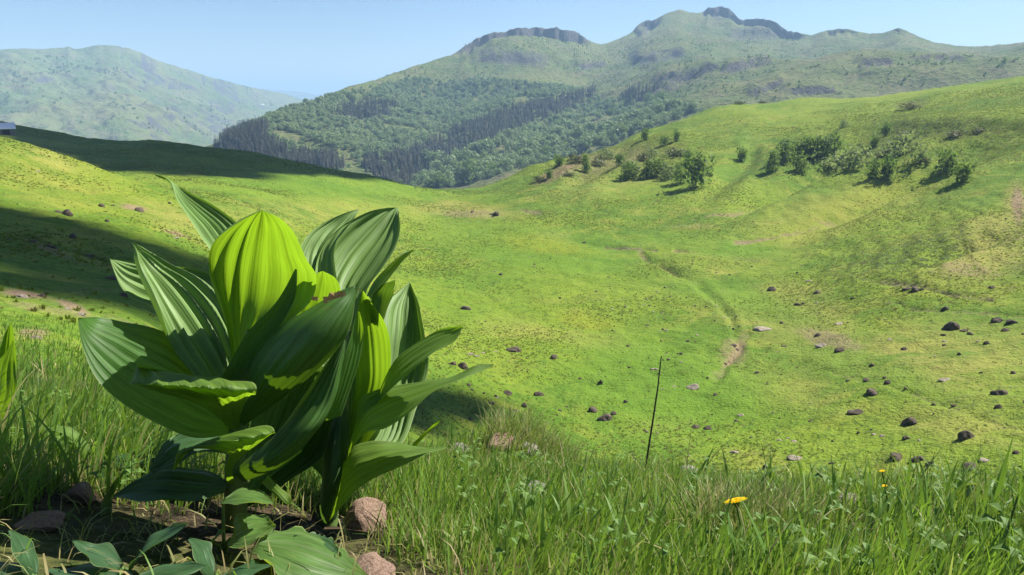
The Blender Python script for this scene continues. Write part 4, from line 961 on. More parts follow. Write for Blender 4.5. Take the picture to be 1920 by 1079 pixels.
def rimpos(px, r):
    a = float(az_e(px, 880)[0]); x, y = r * math.sin(a), r * math.cos(a)
    return np.array([x, y, ground_z(x, y)])
baseA = hit(440, 990); baseB = hit(615, 985)
YA, YB = baseA[1] - .02, baseB[1] + .02
LEAVES_A = [
 ('leafsunlit', 5, .12, [(440,700,455,700,470,700,2,2,2),(425,600,450,590,490,590,4,5,4),(400,490,430,480,480,470,6,9,6),(372,445,405,430,452,425,9,12,9),(345,400,368,395,405,388,12,15,12),(330,372,340,368,360,366,16,18,16),(321,345,324,346,328,347,19,19.5,19),(306,332,308,334,311,338,18,18.5,18),(287,327,288,328,290,330,16,16,16)], 'tall pale leaf with a curled tip at the back of the rosette'),
 ('leaflit', 6, .08, [(440,720,455,720,470,720,0,0,0),(425,630,460,625,520,625,3,6,3),(408,565,470,570,588,565,3,9,4),(397,515,475,520,602,512,1,9,3),(398,475,480,475,578,477,-2,7,-1),(418,440,486,435,552,440,-4,4,-3),(450,413,490,410,524,412,-5,0,-4),(478,400,491,397,503,399,-6,-4,-6),(491,396,492,395,493,396,-7,-7,-7)], 'glowing backlit yellow-green leaf in the middle of the rosette'),
 ('leaflit', 6, .05, [(500,720,520,720,540,720,-1,-1,-1),(520,640,575,640,640,640,1,3,1),(535,580,590,580,652,580,0,3,0),(555,540,600,540,642,543,-1,2,-1),(580,518,605,516,627,522,-2,0,-2),(600,510,605,509,610,511,-3,-2,-3)], None),
 ('leafsunlit', 6, .15, [(425,770,440,770,455,765,-2,-1,0),(370,715,420,700,455,690,-5,-1,1),(330,665,390,640,450,620,-6,-1,3),(300,605,355,585,430,570,-6,0,4),(277,550,320,540,385,525,-6,0,4),(263,505,285,505,325,497,-5,0,3),(255,475,262,478,285,473,-5,-2,1),(249,457,250,456,252,457,-4,-4,-4)], 'pleated leaf lit in stripes on its upper half'),
 ('leafsunlit', 5, .10, [(420,690,430,690,440,690,3,3,3),(340,610,370,570,430,550,4,7,9),(290,582,330,542,410,520,4,8,10),(250,560,280,527,335,502,4,8,10),(222,532,235,510,262,493,4,6,8),(206,486,206,485,208,486,5,5,5)], None),
 ('leaf', 8, .045, [(430,815,435,790,440,770,-2,-1,0),(360,820,385,760,380,700,-7,-3,3),(290,792,325,720,325,640,-9,-4,4),(230,757,268,690,275,612,-9,-4,4),(180,712,215,655,225,600,-8,-3,3),(156,657,172,625,180,596,-6,-3,1),(146,599,147,597,150,596,-4,-4,-4)], 'broad dark shaded leaf spreading low to the left'),
 ('leaflit', 5, .04, [(430,805,440,805,450,805,-3,-3,-3),(400,778,430,774,452,774,-6,-6,-6),(345,748,402,748,464,750,-9,-8,-8),(290,730,372,735,474,740,-12,-12,-11),(243,718,345,724,478,731,-12,-14,-11),(246,702,332,706,452,718,-7,-9,-6),(258,688,290,694,350,706,-4,-5,-3),(256,680,259,682,264,685,-7,-7,-7)], 'light wavy leaf folded over in front of the rosette'),
 ('leafshaded', 7, .04, [(435,800,445,795,455,800,-2,-2,-2),(455,740,490,745,520,755,-4,-7,-4),(470,690,530,700,575,715,-5,-10,-5),(495,645,570,655,615,675,-5,-11,-5),(540,600,605,610,645,630,-5,-10,-5),(590,570,635,575,660,592,-5,-8,-5),(635,547,655,552,666,560,-5,-6,-5),(664,536,665,536,667,538,-5,-5,-5)], 'large dark leaf with a withered spot near its tip'),
 ('leafblue', 4, .05, [(400,730,415,735,430,740,-4,-3,-3),(430,680,445,690,465,700,-6,-4,-4),(465,625,480,635,503,645,-6,-4,-3),(510,575,522,585,538,590,-5,-3,-3),(535,540,545,548,555,552,-3,-2,-2),(553,505,555,505,557,507,-2,-2,-2)], None),
 ('leaf', 4, .05, [(610,790,625,785,640,780,-1,-1,-1),(628,730,645,730,662,715,-1,0,1),(645,670,662,670,678,660,0,1,2),(660,620,670,620,681,615,1,2,2),(670,585,672,584,675,586,2,2,2)], None),
 ('leafshaded', 6, .04, [(435,890,445,895,455,905,-3,-3,-3),(470,855,505,870,528,872,-5,-8,-5),(520,808,570,815,595,803,-5,-9,-4),(570,743,610,755,630,742,-4,-6,-3),(615,678,632,690,642,682,-3,-4,-2),(645,637,647,637,649,639,-2,-2,-2)], None),
 ('leaflit', 5, .04, [(425,908,432,908,440,908,-4,-4,-4),(424,872,431,870,440,870,-8,-8,-8),(428,852,455,842,500,824,-11,-11,-9),(400,842,450,827,516,812,-13,-14,-11),(345,846,400,828,490,803,-12,-13,-8),(330,862,345,850,372,832,-12,-13,-10),(322,886,328,880,335,870,-13,-13,-13)], 'lit low leaf bent over with a drooping tip'),
 ('leafblue', 7, .05, [(420,925,425,915,430,905,-3,-3,-3),(350,942,360,915,380,878,-10,-5,1),(290,940,300,910,320,876,-11,-5,1),(240,937,250,918,265,893,-10,-5,-1),(211,933,212,931,213,930,-7,-7,-7)], 'lowest bluish leaf lying almost flat above the soil'),
 ('leafblue', 5, .04, [(425,850,430,842,435,835,2,2,2),(365,850,375,830,395,810,-2,1,5),(318,878,325,850,340,805,-6,-1,6),(290,892,295,872,305,835,-7,-4,2),(279,880,281,876,285,868,-6,-6,-5)], None),
 ('leafblue', 6, .05, [(450,900,460,900,470,900,2,2,2),(470,800,510,800,560,810,2,4,2),(480,700,540,710,600,720,2,6,2),(500,640,560,640,610,650,2,5,2),(560,590,575,588,590,592,2,2,2)], None),
 ('leafblue', 5, .05, [(430,960,440,960,450,960,2,2,2),(470,900,500,900,540,905,3,6,3),(520,850,560,850,600,860,5,9,5),(580,800,600,795,620,805,6,8,6),(628,770,630,769,632,771,6,6,6)], None),
 ('leaflit', 3, .04, [(490,905,496,900,502,890,-6,-6,-6),(500,915,508,910,516,905,-8,-8,-8),(515,928,522,924,530,918,-10,-10,-9),(530,942,536,940,543,930,-11,-11,-10),(541,947,543,946,546,942,-12,-12,-12)], None),
]
LEAVES_B = [
 ('leafsunlit', 5, .06, [(600,720,610,720,620,720,3,3,3),(570,600,600,600,640,600,5,6,5),(556,500,590,490,625,480,8,11,8),(570,450,608,445,640,440,10,13,10),(605,420,630,422,660,418,13,15,13),(645,400,652,403,668,402,15.5,16,15.5),(671,393,672,394,674,396,17,17,17)], None),
 ('leafsunlit', 6, .055, [(630,740,640,740,650,740,3,3,3),(605,600,640,610,675,610,4,7,4),(590,520,640,540,690,549,7,11,5),(605,470,665,490,719,512,9,14,5),(640,428,700,445,740,470,11,16,7),(688,398,725,412,748,430,14,17.5,11.5),(722,390,738,395,748,405,17,18.5,15),(744,390,746,390,748,393,19,19,19)], 'biggest pale grey-green leaf standing highest on the right-hand shoot'),
 ('leafsunlit', 3, .05, [(685,560,690,556,695,562,2,2,2),(703,525,715,521,722,532,3,3,2),(730,498,740,494,746,502,2,3,1),(752,480,758,476,763,481,1,2,0),(771,470,774,468,776,471,-1,-1,-1)], None),
 ('leafsunlit', 3, .06, [(695,605,705,605,718,605,2,2,2),(698,560,715,555,732,567,2,4,1),(712,540,725,535,740,543,1,2,-1),(736,527,739,526,741,529,-1,-1,-1)], None),
 ('leafsunlit', 6, .12, [(640,900,655,900,670,900,2,2,2),(690,825,720,822,752,834,5,7,4),(700,760,740,750,777,765,7,10,5),(705,690,755,690,799,692,8,12,6),(708,630,762,630,797,635,8,12,6),(713,577,765,580,786,585,9,13,7.5),(743,549,767,550,777,555,12,14,11),(766,531,768,530,770,532,14,14,14)], 'pale strongly pleated leaf with a sharp tip'),
 ('leaflit', 6, .05, [(640,860,650,860,665,860,0,0,0),(655,780,680,780,720,780,1,3,1),(668,720,700,720,732,715,1,4,1),(665,660,700,655,733,655,0,3,0),(667,610,694,605,720,605,-1,2,-1),(673,570,686,570,700,572,-2,0,-2),(680,546,681,546,683,548,-3,-3,-3)], 'bright backlit upright leaf'),
 ('leaflit', 4, .03, [(650,860,660,855,668,850,-1,-1,-1),(690,780,700,765,705,750,-2,-1,0),(737,724,735,705,735,686,-4,-1,1),(775,692,770,672,765,653,-5,-1,2),(815,662,812,645,810,624,-5,-1,2),(850,641,848,628,843,614,-4,-1,1),(867,615,868,613,867,611,-1,-1,-1)], 'smooth tongue-shaped bright leaf pointing outward'),
 ('leaflit', 4, .03, [(640,880,645,870,650,860,-2,-2,-2),(680,817,680,790,672,763,-5,-3,-1),(722,802,725,760,690,741,-8,-4,0),(770,767,775,740,745,724,-9,-4,1),(810,737,815,725,800,713,-7,-4,0),(850,719,852,712,850,705,-5,-3,0),(890,701,892,694,892,686,-2,-1,0),(925,687,926,686,924,683,1,1,1)], 'arching leaf with a thin twisted tip'),
 ('leaflit', 5, .035, [(615,980,622,960,630,940,-3,-3,-3),(650,937,655,890,648,850,-8,-5,-2),(690,907,700,865,690,827,-9,-5,-1),(745,877,750,850,745,832,-8,-4,0),(800,853,800,845,795,838,-5,-3,0),(841,840,843,838,843,836,-2,-2,-2)], 'lowest broad leaf with a lit tip over the pinkish stone'),
 ('leaf', 3, .03, [(740,860,750,860,760,860,9,9,9),(780,828,790,818,800,815,9,10,9),(808,800,814,796,820,796,9,9,9),(823,789,824,788,825,790,9,9,9)], None),
 ('leafblue', 4, .03, [(598,985,612,985,628,985,-2,-3,-2),(600,930,618,930,640,930,-3,-5,-2),(605,870,625,870,648,870,-2,-5,-1),(612,810,632,805,655,810,0,-3,0),(625,760,636,755,650,760,1,0,1)], None),
 ('leafblue', 5, .04, [(610,900,620,900,630,900,2,2,2),(560,840,590,830,640,830,3,6,3),(545,780,590,770,650,770,4,8,4),(560,730,600,715,650,720,4,7,4),(600,690,612,686,625,690,4,4,4)], None),
 ('leafblue', 5, .04, [(620,880,640,880,660,880,3,3,3),(640,800,670,800,710,810,4,7,4),(650,740,690,740,720,745,5,8,5),(670,690,690,685,705,692,5,6,5)], None),
]
def stem_mesh(pts, rad, sides=12, mat='stem', nt=14):
    P_ = catmull(np.array(pts), nt); rr = np.interp(np.linspace(0, 1, nt), np.linspace(0, 1, len(rad)), rad)
    V, Fc = tube(P_, rr, sides)
    return mesh_from('stem', V, Fc, True, [M[mat]])
def big_plant(name, base, Y0, leaves, stem_px, srad, label, tune=None):
    root = link(name, None, None, label, 'plant', loc=base)
    pts = [base + [0, 0, -.03]] + [upright(x, y, Y0, d) for x, y, d in stem_px]
    link('stem', rel(stem_mesh(pts, srad), root), root)
    out = []
    for k, (mat, pl, amp, rows, lab) in enumerate(leaves):
        ln, tw = (tune or {}).get(k, (0, 0))
        o = link('leaf', rel(leaf_mesh('leaf', rows, Y0, M[mat], pl, amp, seed=k, wave=.06, lean=ln, twist=tw), root), root, lab)
        out.append(o)
    return root, out
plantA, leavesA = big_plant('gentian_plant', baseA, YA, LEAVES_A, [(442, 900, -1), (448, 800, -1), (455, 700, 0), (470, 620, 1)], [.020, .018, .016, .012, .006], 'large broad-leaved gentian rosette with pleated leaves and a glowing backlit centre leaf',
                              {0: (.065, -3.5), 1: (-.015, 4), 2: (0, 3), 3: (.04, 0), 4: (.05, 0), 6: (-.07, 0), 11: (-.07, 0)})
plantB, leavesB = big_plant('gentian_plant', baseB, YB, LEAVES_B, [(622, 880, 0), (640, 800, 1), (650, 700, 2), (660, 620, 3)], [.016, .015, .013, .010, .006], 'broad-leaved gentian shoot with bright tongue-shaped leaves beside the larger rosette', {0: (.07, 0), 1: (.07, 0), 4: (.065, -4)})
# withered, torn scraps on the big dark leaf
def scrap(px, py, size, Y0, d, seed, mat='scab'):
    g = np.random.default_rng(seed); c = upright(px, py, Y0, d); k = 11
    V = [c]; 
    for i in range(k):
        a = 2 * math.pi * i / k; q = size * (.45 + .75 * g.random())
        V.append(c + np.array([q * math.cos(a), .3 * size * g.normal() * .4, q * math.sin(a) * .7]))
    me = bpy.data.meshes.new('withered_spot'); me.from_pydata([tuple(v) for v in V], [], [(0, i + 1, (i + 1) % k + 1) for i in range(k)]); me.materials.append(M[mat])
    return rel(me, plantA)
for px, py, s, mt in ((628, 556, .011, 'scab'), (612, 562, .008, 'scab'), (640, 551, .007, 'scab'), (592, 560, .006, 'scab')):
    link('withered_spot', scrap(px, py, s, YA, -9.5, px, mt), leavesA[7])
    
# small gentian at the edge of the frame
bC = hit(0, 800)
C_LEAVES = [('leaf', 4, .06, [(-20,790,-10,790,0,790,0,0,0),(-10,720,5,720,25,720,0,2,0),(0,660,15,660,30,665,0,2,0),(10,625,18,622,26,628,0,1,0),(19,608,20,606,21,608,0,0,0)], None),
            ('leaf', 4, .05, [(-25,800,-15,800,-5,800,-2,-2,-2),(-20,740,0,745,28,740,-4,-5,-4),(-15,690,5,695,29,690,-5,-6,-5),(5,668,14,668,26,670,-6,-6,-6),(24,640,25,639,26,641,-6,-6,-6)], None),
            ('leafblue', 4, .05, [(-40,800,-30,800,-20,800,0,0,0),(-60,720,-40,720,-20,720,1,3,1),(-70,650,-50,650,-30,655,2,4,2),(-60,600,-58,598,-56,600,3,3,3)], None)]
big_plant('gentian_plant', bC, bC[1], C_LEAVES, [(-14, 760, 0), (-8, 720, 0)], [.010, .008, .004], 'small young gentian shoot at the edge of the tall grass')

# ------------------------------------------------------------------ low herbs round the plant
def herb(name, base, leaves, label, mat='herb', teeth=0.0):
    Y0 = base[1]; root = link(name, None, None, label, 'plant', loc=base)
    for k, (rows, mt) in enumerate(leaves):
        link('leaf', rel(leaf_mesh('leaf', rows, Y0, M[mt or mat], 5, .04, 22, 21, .06, 40 + k, teeth), root), root)
        b = upright(rows[0][2], rows[0][3], Y0, rows[0][7])
        link('stalk', rel(mesh_from('stalk', *tube([base + [0, 0, -.01], (base + b) / 2 + [0, 0, .004], b], [.003, .0026, .002], 7), True, [M['stem']]), root), root)
    return root
h1 = hit(420, 1035)
herb('low_herb', h1, [([(425,1020,432,1010,438,1000,-2,-2,-2),(432,1028,450,1005,440,972,-6,-4,1),(470,1020,480,995,470,962,-7,-3,4),(500,1005,503,990,500,968,-6,-3,3),(516,988,517,986,516,984,-4,-4,-4)], None),
                      ([(395,1040,400,1020,405,1000,-3,-3,-3),(389,1036,402,1012,412,992,-5,-4,-2),(395,1015,410,1005,420,998,-5,-4,-2),(418,995,420,994,421,994,-3,-3,-3)], None),
                      ([(410,945,418,940,422,934,0,0,0),(435,945,445,930,450,918,-3,0,3),(470,945,478,930,480,915,-4,0,4),(500,944,502,938,500,928,-3,-1,1),(513,944,514,943,514,942,-2,-2,-2)], None)],
     'yellow-green toothed herb catching the sun under the rosette', 'herb', .03)
h2 = hit(560, 1062)
herb('low_herb', h2, [([(470,1030,478,1020,480,1008,-2,-2,-2),(500,1060,520,1030,530,992,-8,-3,4),(545,1085,570,1045,580,1000,-10,-4,5),(590,1095,615,1060,630,1020,-9,-4,4),(640,1090,652,1072,660,1050,-7,-4,0),(690,1085,692,1083,693,1080,-5,-5,-5)], None),
                      ([(640,1060,640,1050,640,1040,0,0,0),(600,1050,610,1030,620,1010,-2,1,4),(570,1040,580,1020,590,1000,-1,2,5),(545,1015,548,1010,552,1004,2,2,2)], 'herbdark')],
     'big jagged-edged lit leaf spread over the stones at the foot of the rosette', 'herb', .10)
h3 = hit(230, 1075)
herb('low_herb', h3, [([(240,1075,245,1070,250,1065,0,0,0),(250,1050,270,1030,280,1010,-3,0,3),(290,1025,310,1005,320,985,-3,1,4),(345,990,350,985,352,980,0,0,0)], None),
                      ([(225,1070,228,1064,232,1058,0,0,0),(180,1060,190,1040,205,1020,-4,0,3),(155,1040,160,1030,168,1018,-3,0,2),(135,1015,138,1013,141,1012,0,0,0)], None),
                      ([(220,1085,222,1080,225,1075,-3,-3,-3),(160,1100,175,1080,190,1060,-8,-4,0),(110,1085,120,1075,135,1062,-7,-4,0),(85,1070,87,1069,89,1068,-4,-4,-4)], None),
                      ([(250,1090,252,1085,255,1080,-4,-4,-4),(300,1090,305,1075,312,1058,-8,-4,0),(345,1080,350,1068,352,1055,-7,-4,0),(385,1062,386,1061,387,1060,-4,-4,-4)], None)],
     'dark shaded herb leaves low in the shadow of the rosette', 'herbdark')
h4 = hit(160, 880)
herb('low_herb', h4, [([(160,865,165,862,170,858,0,0,0),(148,842,155,835,164,830,-2,0,2),(122,815,128,808,134,803,-3,0,2),(95,806,97,803,99,800,-2,0,1),(60,806,61,805,62,804,0,0,0)], 'leaflit'),
                      ([(190,872,194,866,198,860,0,0,0),(225,876,230,860,238,850,-3,0,2),(262,872,265,862,268,852,-3,0,2),(298,866,299,865,300,864,0,0,0)], 'herbdark'),
                      ([(195,868,200,860,203,852,1,1,1),(205,838,215,828,222,820,0,2,3),(232,818,240,810,246,806,0,2,3),(262,803,263,802,264,801,2,2,2)], 'leaflit'),
                      ([(150,885,152,880,154,875,-2,-2,-2),(180,895,186,882,192,870,-5,-2,1),(215,905,220,890,226,876,-6,-3,1),(248,905,249,904,250,903,-4,-4,-4)], 'herbdark')],
     'small broad-leaved herb with an arching light green leaf in the tall grass')
h5 = hit(215, 965)
herb('low_herb', h5, [([(205,975,208,972,211,968,0,0,0),(188,965,198,950,210,935,-3,0,2),(195,935,205,928,214,922,-1,1,2),(212,905,213,904,214,904,2,2,2)], 'leafblue')], 'grey-green blunt leaf standing beside the soil under the rosette', 'leafblue')
herb('low_herb', hit(60, 1085), [([(65,1085,68,1080,72,1076,0,0,0),(40,1068,55,1050,70,1035,-3,0,3),(25,1030,38,1018,50,1008,-2,1,3),(15,995,17,993,19,992,1,1,1)], None),
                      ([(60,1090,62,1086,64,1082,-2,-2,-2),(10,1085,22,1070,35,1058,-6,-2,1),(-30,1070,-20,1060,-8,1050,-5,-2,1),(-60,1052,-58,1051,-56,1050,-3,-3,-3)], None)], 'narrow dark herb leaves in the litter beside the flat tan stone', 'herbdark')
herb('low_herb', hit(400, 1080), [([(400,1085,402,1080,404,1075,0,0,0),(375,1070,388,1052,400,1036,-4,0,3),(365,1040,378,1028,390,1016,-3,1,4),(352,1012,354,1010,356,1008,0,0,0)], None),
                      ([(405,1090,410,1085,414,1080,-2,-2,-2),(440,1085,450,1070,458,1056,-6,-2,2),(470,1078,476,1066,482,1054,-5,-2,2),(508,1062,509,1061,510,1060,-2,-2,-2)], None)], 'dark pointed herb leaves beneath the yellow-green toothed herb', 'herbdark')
for px, py, s, lab in ((1330, 1000, 1.0, 'small clover-like leaf in the grass left of the yellow flower'), (1000, 1035, .9, 'small toothed lime green herb low in the meadow grass'), (960, 880, .8, 'lime green herb on the rim near the dry mound'), (1130, 870, .9, 'broad dark green herb on the grass rim'), (1850, 1010, 1.1, 'light green arching herb in the tall grass'), (1790, 960, 1.2, 'upright lime green leaf among the tall grass')):
    b = hit(px, py)
    if np.hypot(b[0], b[1]) > 4:
        b = rimpos(px, 2.1); py = float(project(*b)[1])
    k = s * 26
    herb('low_herb', b, [([(px-4,py-6,px,py-8,px+4,py-6,0,0,0),(px-.5*k,py-.8*k,px-.2*k,py-1.0*k,px+.1*k,py-.9*k,-2,0,1),(px-.9*k,py-1.3*k,px-.7*k,py-1.5*k,px-.4*k,py-1.5*k,-3,0,1),(px-1.5*k,py-1.5*k,px-1.45*k,py-1.55*k,px-1.4*k,py-1.55*k,-2,-2,-2)], 'leaflit'),
                         ([(px-3,py-6,px+1,py-8,px+5,py-6,0,0,0),(px+.1*k,py-1.0*k,px+.45*k,py-1.0*k,px+.7*k,py-.8*k,1,0,-2),(px+.5*k,py-1.6*k,px+.8*k,py-1.5*k,px+1.1*k,py-1.3*k,1,0,-2),(px+1.4*k,py-1.7*k,px+1.45*k,py-1.65*k,px+1.5*k,py-1.6*k,-1,-1,-1)], 'herb')], lab)

# ------------------------------------------------------------------ foreground stones
near_rocks = [(690, 985, 80, 1.0, 'rocknear', 'pinkish pitted stone at the foot of the right-hand gentian shoot'), (685, 1096, 108, .7, 'rocknear', 'pinkish stone half hidden below the jagged leaf'),
              (150, 938, 62, .8, 'rocknear', 'small reddish stone between grass and soil under the rosette'), (75, 990, 80, .5, 'rocknear', 'flat tan stone in the litter at the foot of the tall grass'),
              (1003, 930, 64, .55, 'rockgrey', 'tan stone sunk in the meadow grass'), (1600, 953, 62, .55, 'rockgrey', 'grey lichened stone in the grass'), (860, 832, 40, .6, 'rockgrey', 'grey stone on the grass rim beside the gentian'),
              (985, 852, 48, .8, 'rockgrey', 'angular reddish stone under the dry tussock'), (935, 812, 60, .6, 'rocknear', 'reddish stone on top of the dry mound'), (1240, 858, 46, .8, 'rockgrey', 'dark stone behind the tip of the grass rim'),
              (1295, 866, 60, .8, 'rockgrey', 'brown stone behind the grass rim below the dry stem'), (1905, 950, 40, .5, 'rockgrey', 'pale stone in the tall grass')]
for k, (px, py, w, zf, mt, lab) in enumerate(near_rocks):
    p = hit(px, py)
    if np.hypot(p[0], p[1]) > 4 or py < 870: p = rimpos(px, 2.35 + .02 * (k % 5))
    s = px_h(p, w)
    o = link('stone', rock_mesh('stone', M[mt], 500 + k, 4, 1.0, .85, zf, .3), None, lab, 'stone', loc=p + [0, 0, .12 * s * zf])
    o.scale = (s, s, s); o.rotation_euler = (0, 0, random.random() * 6)

# ------------------------------------------------------------------ dry stem, flowers
sb = hit(1205, 905); Ys = sb[1]
link('dry_stem', rel(mesh_from('dry_stem', *tube([sb + [0, 0, -.02]] + [upright(x, y, Ys, d) for x, y, d in ((1213, 860, 0), (1224, 790, 0), (1233, 730, 1), (1240, 668, 1))], [.0032, .003, .0028, .0024, .0016], 8), True, [M['drystem']]), link('dry_stalk', None, None, 'single tall dark dry stalk rising above the grass rim', 'stalk', loc=sb)), bpy.data.objects['dry_stalk'])
def dandelion(px, py, bpx, bpy_, size, label, tilt):
    b = hit(bpx, bpy_); Y0 = b[1]
    top = upright(px, py, Y0); root = link('yellow_flower', None, None, label, 'flower', loc=b)
    link('stem', rel(mesh_from('stem', *tube([b + [0, 0, -.01], (b + top) / 2 + [.006, 0, 0], top], [.0018, .0016, .0014], 7), True, [M['stem']]), root), root)
    g = np.random.default_rng(int(px)); tl = Matrix.Rotation(tilt, 3, 'X') @ Matrix.Rotation(R(-14), 3, 'Y')
    V, Fc = [], []
    for ring, (n, rl, up) in enumerate(((26, 1.0, .30), (22, .85, .40), (16, .6, .45), (10, .35, .48))):
        for i in range(n):
            a = 2 * math.pi * (i + .3 * g.random()) / n; L_ = rl * size * (.9 + .2 * g.random()); d = np.array([math.cos(a), math.sin(a), 0]); sd = np.array([-math.sin(a), math.cos(a), 0]) * size * .095
            z = up * size * .55; j = len(V)
            for q in (d * .1 * size - sd * .6, d * .1 * size + sd * .6, d * L_ * .6 + sd + [0, 0, z], d * L_ * .6 - sd + [0, 0, z], d * L_ + sd * .8 + [0, 0, z * 1.05], d * L_ - sd * .8 + [0, 0, z * 1.05]): V.append(np.array(tl @ Vector(q)) + top)
            Fc += [(j, j + 1, j + 2, j + 3), (j + 3, j + 2, j + 4, j + 5)]
    link('petals', rel(mesh_from('petals', np.array(V), Fc, False, [M['petal']]), root), root)
    link('calyx', rel(mesh_from('calyx', *tube([top - np.array(tl @ Vector((0, 0, size * .5))), top - np.array(tl @ Vector((0, 0, size * .2))), top], [size * .12, size * .3, size * .34], 9), True, [M['stem']]), root), root)
dandelion(1380, 942, 1384, 1030, .0185, 'open yellow dandelion-like flower above the dry tussock', R(-22))
dandelion(1654, 884, 1656, 960, .0055, 'upper of two tiny yellow flowers on the grass rim', R(-10))
dandelion(1658, 912, 1662, 980, .0055, 'lower of two tiny yellow flowers on the grass rim', R(-10))

# ------------------------------------------------------------------ meadow grass of the knoll: one blade at a time
def blades(n, sampler, lmin, lmax, wmin, wmax, dryp, lean, lean_sd, seed, segs=4, droop=(.25, .9), hue=(.0, 1.0), keep=None):
    g = np.random.default_rng(seed)
    x, y = sampler(g, n); 
    if keep is not None:
        k = keep(x, y, g); x, y = x[k], y[k]
    n = len(x); z = ground_zv(x, y) - .012
    hn = .5 + .5 * fbm(x / .35, y / .35, 3, seed)
    Ln = (lmin + (lmax - lmin) * g.random(n) ** 1.5) * (.55 + .75 * hn)
    W = wmin + (wmax - wmin) * g.random(n)
    ang = lean + lean_sd * g.normal(size=n) + 1.6 * fbm(x / .18, y / .18, 2, seed + 5)
    tilt = np.abs(.22 + .3 * g.normal(size=n)); dr = droop[0] + (droop[1] - droop[0]) * g.random(n) ** 1.6
    hd = np.stack([np.cos(ang), np.sin(ang), np.zeros(n)], 1)
    fa = ang + math.pi / 2 + .9 * g.normal(size=n); sd = np.stack([np.cos(fa), np.sin(fa), np.zeros(n)], 1)
    P_ = np.stack([x, y, z], 1); V = np.empty((n, segs + 1, 2, 3)); th = tilt.copy()
    for s in range(segs + 1):
        t = s / segs; w = (W * (1 - t ** 2.2) * .5 * (.65 + .7 * min(1, t * 3)))[:, None] + .0001
        V[:, s, 0] = P_ - sd * w; V[:, s, 1] = P_ + sd * w
        P_ = P_ + (hd * np.sin(th)[:, None] + np.array([0, 0, 1.0]) * np.cos(th)[:, None]) * (Ln / segs)[:, None]
        th = np.minimum(th + dr * (.35 + .9 * t) / segs * 1.6, 2.4)
    base = (np.arange(n) * (segs + 1) * 2)[:, None]
    fl = np.array([(2 * s, 2 * s + 1, 2 * s + 3, 2 * s + 2) for s in range(segs)])
    Fc = (base[:, :, None] + fl[None]).reshape(-1, 4)
    hu = np.clip(hue[0] + (hue[1] - hue[0]) * (.45 * g.random(n) + .55 * (.5 + .5 * fbm(x / .6, y / .6, 3, 71))), 0, 1)
    pd = dryp(x, y) if callable(dryp) else dryp
    dd = (g.random(n) < pd) * (.5 + .5 * g.random(n))
    rep = (segs + 1) * 2
    al = np.tile(np.repeat(np.linspace(0, 1, segs + 1), 2), n)
    return V.reshape(-1, 3), Fc, np.repeat(hu, rep), np.repeat(dd, rep), al
def polar_sampler(px0, px1, r0, r1, pw=1.0):
    a0, a1 = float(az_e(px0, 900)[0]), float(az_e(px1, 900)[0])
    def f(g, n):
        a = a0 + (a1 - a0) * g.random(n); r = r0 + (r1 - r0) * g.random(n) ** pw
        return r * np.sin(a), r * np.cos(a)
    return f
soilp = [(hit(430, 1010), .27), (hit(520, 1050), .22), (hit(300, 1040), .25), (hit(600, 1000), .14), (hit(180, 1030), .22), (hit(80, 1050), .22), (hit(690, 990), .07), (hit(690, 1085), .10), (hit(160, 960), .10), (hit(300, 1110), .4), (hit(560, 1110), .3), (hit(60, 1120), .35)]
def bare(x, y, g):
    m = np.ones(len(x))
    for c, r in soilp: m *= .03 + .97 * sstep(r * .55, r * 1.05, np.hypot(x - c[0], y - c[1]))
    for px, py, w, *_ in near_rocks:
        c = hit(px, py); r = px_h(c, w) * .5
        if np.hypot(c[0], c[1]) < 4: m *= sstep(r * .75, r * 1.1, np.hypot(x - c[0], (y - c[1])))
    return g.random(len(x)) < m
tus = hit(1400, 1000)
dmound = rimpos(985, 2.5)
def dryness(x, y):
    return np.clip(.13 + .32 * sstep(.0, .5, fbm(x / .3, y / .3, 3, 81)) + .8 * np.exp(-((x - tus[0]) ** 2 + (y - tus[1]) ** 2) / .13 ** 2) + .7 * np.exp(-((x - dmound[0]) ** 2 + (y - dmound[1]) ** 2) / .2 ** 2), 0, .92)
parts = [
    blades(50000, polar_sampler(640, 2700, .80, 2.45, .85), .035, .105, .0014, .0032, dryness, R(25), 1.0, 601, keep=bare),
    blades(20000, polar_sampler(-330, 700, .80, 2.9, .9), .04, .115, .0014, .0034, dryness, R(15), 1.0, 602, keep=bare),
    blades(15000, polar_sampler(-330, 2700, .8, 2.6, .9), .02, .055, .0018, .0032, lambda x, y: np.clip(dryness(x, y) + .15, 0, 1), 0, 3, 603, 3, keep=bare),
    blades(900, polar_sampler(900, 2250, .85, 1.8, .8), .08, .17, .0035, .0065, .05, R(35), .9, 604, 6, (.3, 1.4), (.1, .8), bare),
    blades(900, polar_sampler(-330, 330, .9, 2.4, .8), .10, .21, .003, .006, .08, R(20), .8, 605, 6, (.3, 1.3), (.1, .8), bare),
    blades(9000, polar_sampler(-500, 480, 4.5, 16, 1.0), .05, .11, .006, .012, .2, R(20), .9, 611, 3),
    blades(12000, polar_sampler(-500, 2700, 2.4, 5.5, 1.0), .06, .13, .003, .006, .2, R(20), .9, 606, 3),
]
parts += [blades(420, polar_sampler(-330, 2700, .95, 2.3, .8), .11, .19, .0008, .0014, .7, R(25), .8, 612, 5, (.2, .9), (.3, 1.0), bare),
          blades(2600, polar_sampler(640, 2700, .85, 2.4, .8), .05, .13, .0012, .0022, 1.0, R(30), 1.2, 613, 5, (.5, 2.6), (.3, 1.0), bare)]
